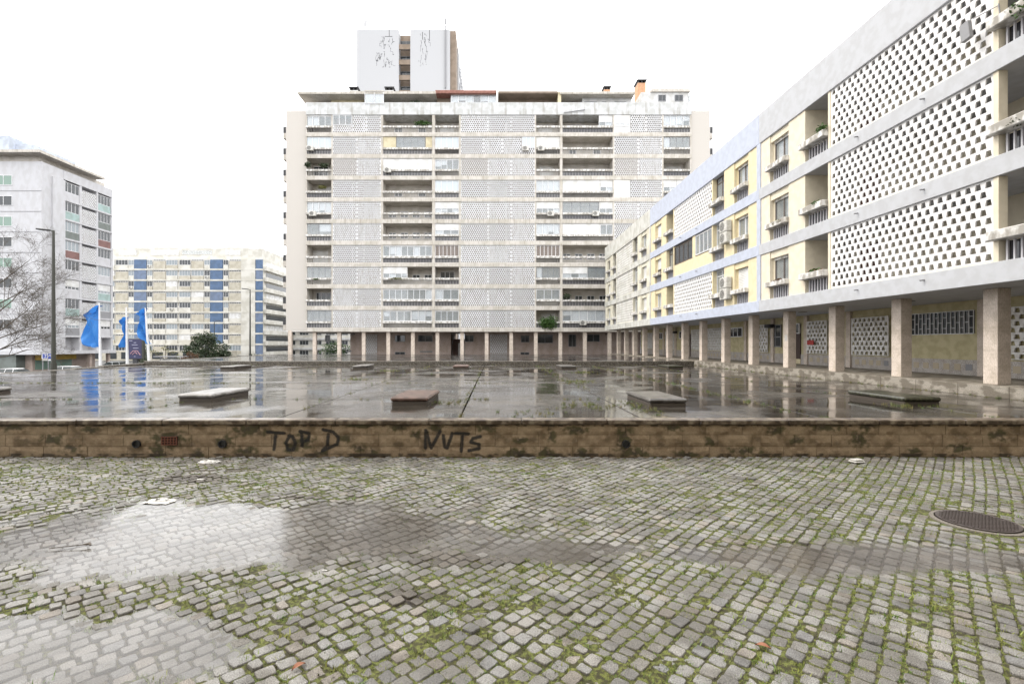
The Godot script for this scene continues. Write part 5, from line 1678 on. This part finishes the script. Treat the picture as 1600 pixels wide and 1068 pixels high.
func plants() -> void:
	var k := 64.06 / F
	var P := func(px: float, py: float, z := 0.15) -> Vector3: return at_depth(px, py, 64.06) + Vector3(0, 0, z)
	plant("leafy green plants trailing over the top balcony's ledge", P.call(660, 193), Vector3(1.35, 0.42, 0.35), 420, 0.12, M.leaf_green, 500)
	plant("dark bushy plant at the end of a shaded high balcony", P.call(481, 258), Vector3(0.55, 0.42, 0.35), 260, 0.11, M.leaf_dark, 510)
	plant("dark bushy plant next to the high balcony's white curtain", P.call(507, 259), Vector3(0.85, 0.40, 0.35), 340, 0.11, M.leaf_dark, 520)
	plant("yellow green plant on the ledge one floor below the dark bushes", P.call(504, 293), Vector3(0.7, 0.3, 0.3), 220, 0.11, M.leaf_yellow, 530)
	plant("thick green creeper filling and overflowing a lowest floor balcony", P.call(856, 502), Vector3(1.55, 0.85, 0.4), 1500, 0.13, M.leaf_green, 540, null, 0.8)
	plant("shrub behind the ledge of the balcony near the terrace block", P.call(886, 462), Vector3(0.6, 0.45, 0.3), 240, 0.11, M.leaf_dark, 550)
	plant("small plants on the penthouse terrace under the roof slab", P.call(648, 157, -0.5), Vector3(1.0, 0.35, 0.3), 160, 0.12, M.leaf_dark, 560)
	plant("sparse plants hanging on a ledge above the closed windows", P.call(620, 435), Vector3(1.1, 0.18, 0.2), 200, 0.09, M.leaf_yellow, 570)
	plant("little plant on a ledge above brown bars", P.call(494, 436), Vector3(0.5, 0.15, 0.2), 90, 0.09, M.leaf_green, 580)
	var R := func(px: float, py: float) -> Vector3:
		var d := F * 13.3 / (px - VPX)
		return at_depth(px, py, d)
	plant("climbing green plant on the top beige balcony beside the screen", R.call(1283, 202), Vector3(0.12, 0.22, 0.42), 240, 0.05, M.leaf_green, 600)
	plant("bright green fern in the middle beige balcony's planter", R.call(1275, 318), Vector3(0.14, 0.13, 0.36), 230, 0.05, M.leaf_green, 610)
	plant("pink flowering plants in the lowest beige balcony's planter", R.call(1273, 423), Vector3(0.13, 0.12, 0.48), 260, 0.045, M.leaf_green, 620, M.petal)
	plant("dry trailing plant hanging from the middle beige window planter", R.call(1216, 345), Vector3(0.14, 0.12, 0.65), 220, 0.05, M.leaf_yellow, 630, null, 0.15)
	plant("dark reddish plant in the lowest beige window planter", R.call(1216, 438), Vector3(0.12, 0.1, 0.6), 200, 0.05, M.leaf_rust, 640)
	plant("overgrown plant on the uppermost balcony past the lattice screen", R.call(1597, 8), Vector3(0.15, 0.25, 0.5), 380, 0.05, M.leaf_green, 650)
	plant("white flowers in the balcony planter past the lattice screen", R.call(1590, 190), Vector3(0.13, 0.12, 0.35), 220, 0.04, M.leaf_dark, 660, M.paper)

func litter() -> void:
	# manhole cover in its concrete collar
	var c := gp(1533, 815, 0.012)
	var b := thing("manhole_cover", "round brown cast iron manhole cover in a concrete collar", "manhole", Vector3(4.33, 0.0, -4.42))
	var q := Q.new()
	for i in 48:
		var a0 := TAU * i / 48; var a1 := TAU * (i + 1) / 48
		var u := Vector3(cos(a0), 0, -sin(a0)); var w := Vector3(cos(a1), 0, -sin(a1))
		q.quad(u * 0.335 + Vector3(0, -0.03, 0), w * 0.335 + Vector3(0, -0.03, 0), w * 0.325 + Vector3(0, 0.006, 0), u * 0.325 + Vector3(0, 0.006, 0))
		q.quad(u * 0.325 + Vector3(0, 0.006, 0), w * 0.325 + Vector3(0, 0.006, 0), w * 0.293 + Vector3(0, 0.010, 0), u * 0.293 + Vector3(0, 0.010, 0))
		q.quad(u * 0.293 + Vector3(0, 0.010, 0), w * 0.293 + Vector3(0, 0.010, 0), w * 0.29 + Vector3(0, -0.03, 0), u * 0.29 + Vector3(0, -0.03, 0))
	obj("collar", q, M.mortar, b)
	var l := Q.new()
	l.tube(Vector3(0, -0.03, 0), Vector3(0, 0.018, 0), 0.287, 0.283, 48)
	for r in range(-9, 10):
		for s in range(-9, 10):
			var p := Vector2(r, s) * 0.031
			if p.length() < 0.258 and not (absi(r) == 7 and s == 0): l.bb(p.x - 0.010, p.x + 0.010, 0.0178, 0.022, p.y - 0.010, p.y + 0.010)
	l.tube(Vector3(0.22, 0.018, 0), Vector3(0.22, 0.0215, 0), 0.02, 0.02, 10)
	l.tube(Vector3(-0.22, 0.018, 0), Vector3(-0.22, 0.0215, 0), 0.02, 0.02, 10)
	obj("cover", l, M.iron, b)
	# thrown-away things
	var bx := thing("foam_box", "white foam food box lying at the foot of the wall", "litter", gp(1339, 722, 0.005), 0.2)
	var f := Q.new()
	f.cham(Vector3(-0.085, 0, -0.06), Vector3(0.085, 0.025, 0.06), 0.012)
	obj("tray", f, M.paper, bx)
	var f2 := Q.new()
	f2.cham(Vector3(-0.075, 0.026, -0.05), Vector3(0.075, 0.045, 0.05), 0.015)
	obj("lid", f2, M.paper, bx)
	for s in [["crumpled white plastic bag near the wall's drain pipe", 327, 722, 0.16, 71], ["torn white plastic sheet at the puddle's far edge", 250, 782, 0.17, 72], ["scrap of white paper lying in the dark mud", 312, 749, 0.05, 73], ["white paper ball on the damp cobbles", 507, 891, 0.02, 74]]:
		var r := RandomNumberGenerator.new()
		r.seed = s[4]
		var g := Q.new()
		var pts := []
		var n := 8
		for j in n + 1:
			for i in n + 1:
				var e := 1.0 - 0.35 * absf(i / float(n) - 0.5)
				pts.append(Vector3((i / float(n) - 0.5) * 2 * s[3] * e + r.randfn() * s[3] * 0.05, absf(r.randfn()) * s[3] * 0.1 * sin(PI * i / n) * sin(PI * j / n), (j / float(n) - 0.5) * s[3] * e + r.randfn() * s[3] * 0.05))
		for j in n:
			for i in n:
				var a := j * (n + 1) + i
				g.quad(pts[a + n + 1], pts[a + n + 2], pts[a + 1], pts[a])
		var o := obj("plastic_scrap", g, M.paper)
		var pos := gp(s[1], s[2], 0.0)
		o.position = Vector3(pos.x, maxf(hgt(pos.x, -pos.z), WATER) + 0.006, pos.z)
		tag(o, s[0], "litter", "white litter on the cobbles")
	var tw := Q.new()
	tw.tube(Vector3(-0.22, 0.0, 0.05), Vector3(0, 0.01, 0), 0.003, 0.004, 5)
	tw.tube(Vector3(0, 0.01, 0), Vector3(0.05, 0.014, -0.01), 0.004, 0.012, 6)
	tw.tube(Vector3(0.05, 0.014, -0.01), Vector3(0.075, 0.01, 0.01), 0.012, 0.006, 6)
	var to := obj("twig", tw, M.bark)
	to.position = gp(128, 853, 0.0) + Vector3(0, 0.002, 0)
	tag(to, "thin brown twig with a seed head lying in the puddle", "twig")
	for s in [[455, 1050, "curled russet leaf fallen on the cobbles"], [1180, 1010, "small tan leaf lying in a mossy joint"]]:
		var lf := Q.new()
		var nn := 8
		for i in nn:
			var t0 := i / float(nn); var t1 := (i + 1) / float(nn)
			var w0 := 0.017 * sin(PI * t0); var w1 := 0.017 * sin(PI * t1)
			var a := Vector3(t0 * 0.075, 0.012 * sin(PI * t0), 0); var e := Vector3(t1 * 0.075, 0.012 * sin(PI * t1), 0)
			lf.quad(a + Vector3(0, 0.006, w0), e + Vector3(0, 0.006, w1), e, a)
			lf.quad(a, e, e + Vector3(0, 0.006, -w1), a + Vector3(0, 0.006, -w0))
		var o := obj("fallen_leaf", lf, M.leaf_fallen)
		var pos := gp(s[0], s[1], 0.0)
		o.position = Vector3(pos.x, hgt(pos.x, -pos.z) + 0.004, pos.z)
		o.rotation.y = 0.9 if s[0] < 500 else -0.5
		tag(o, s[2], "leaf")
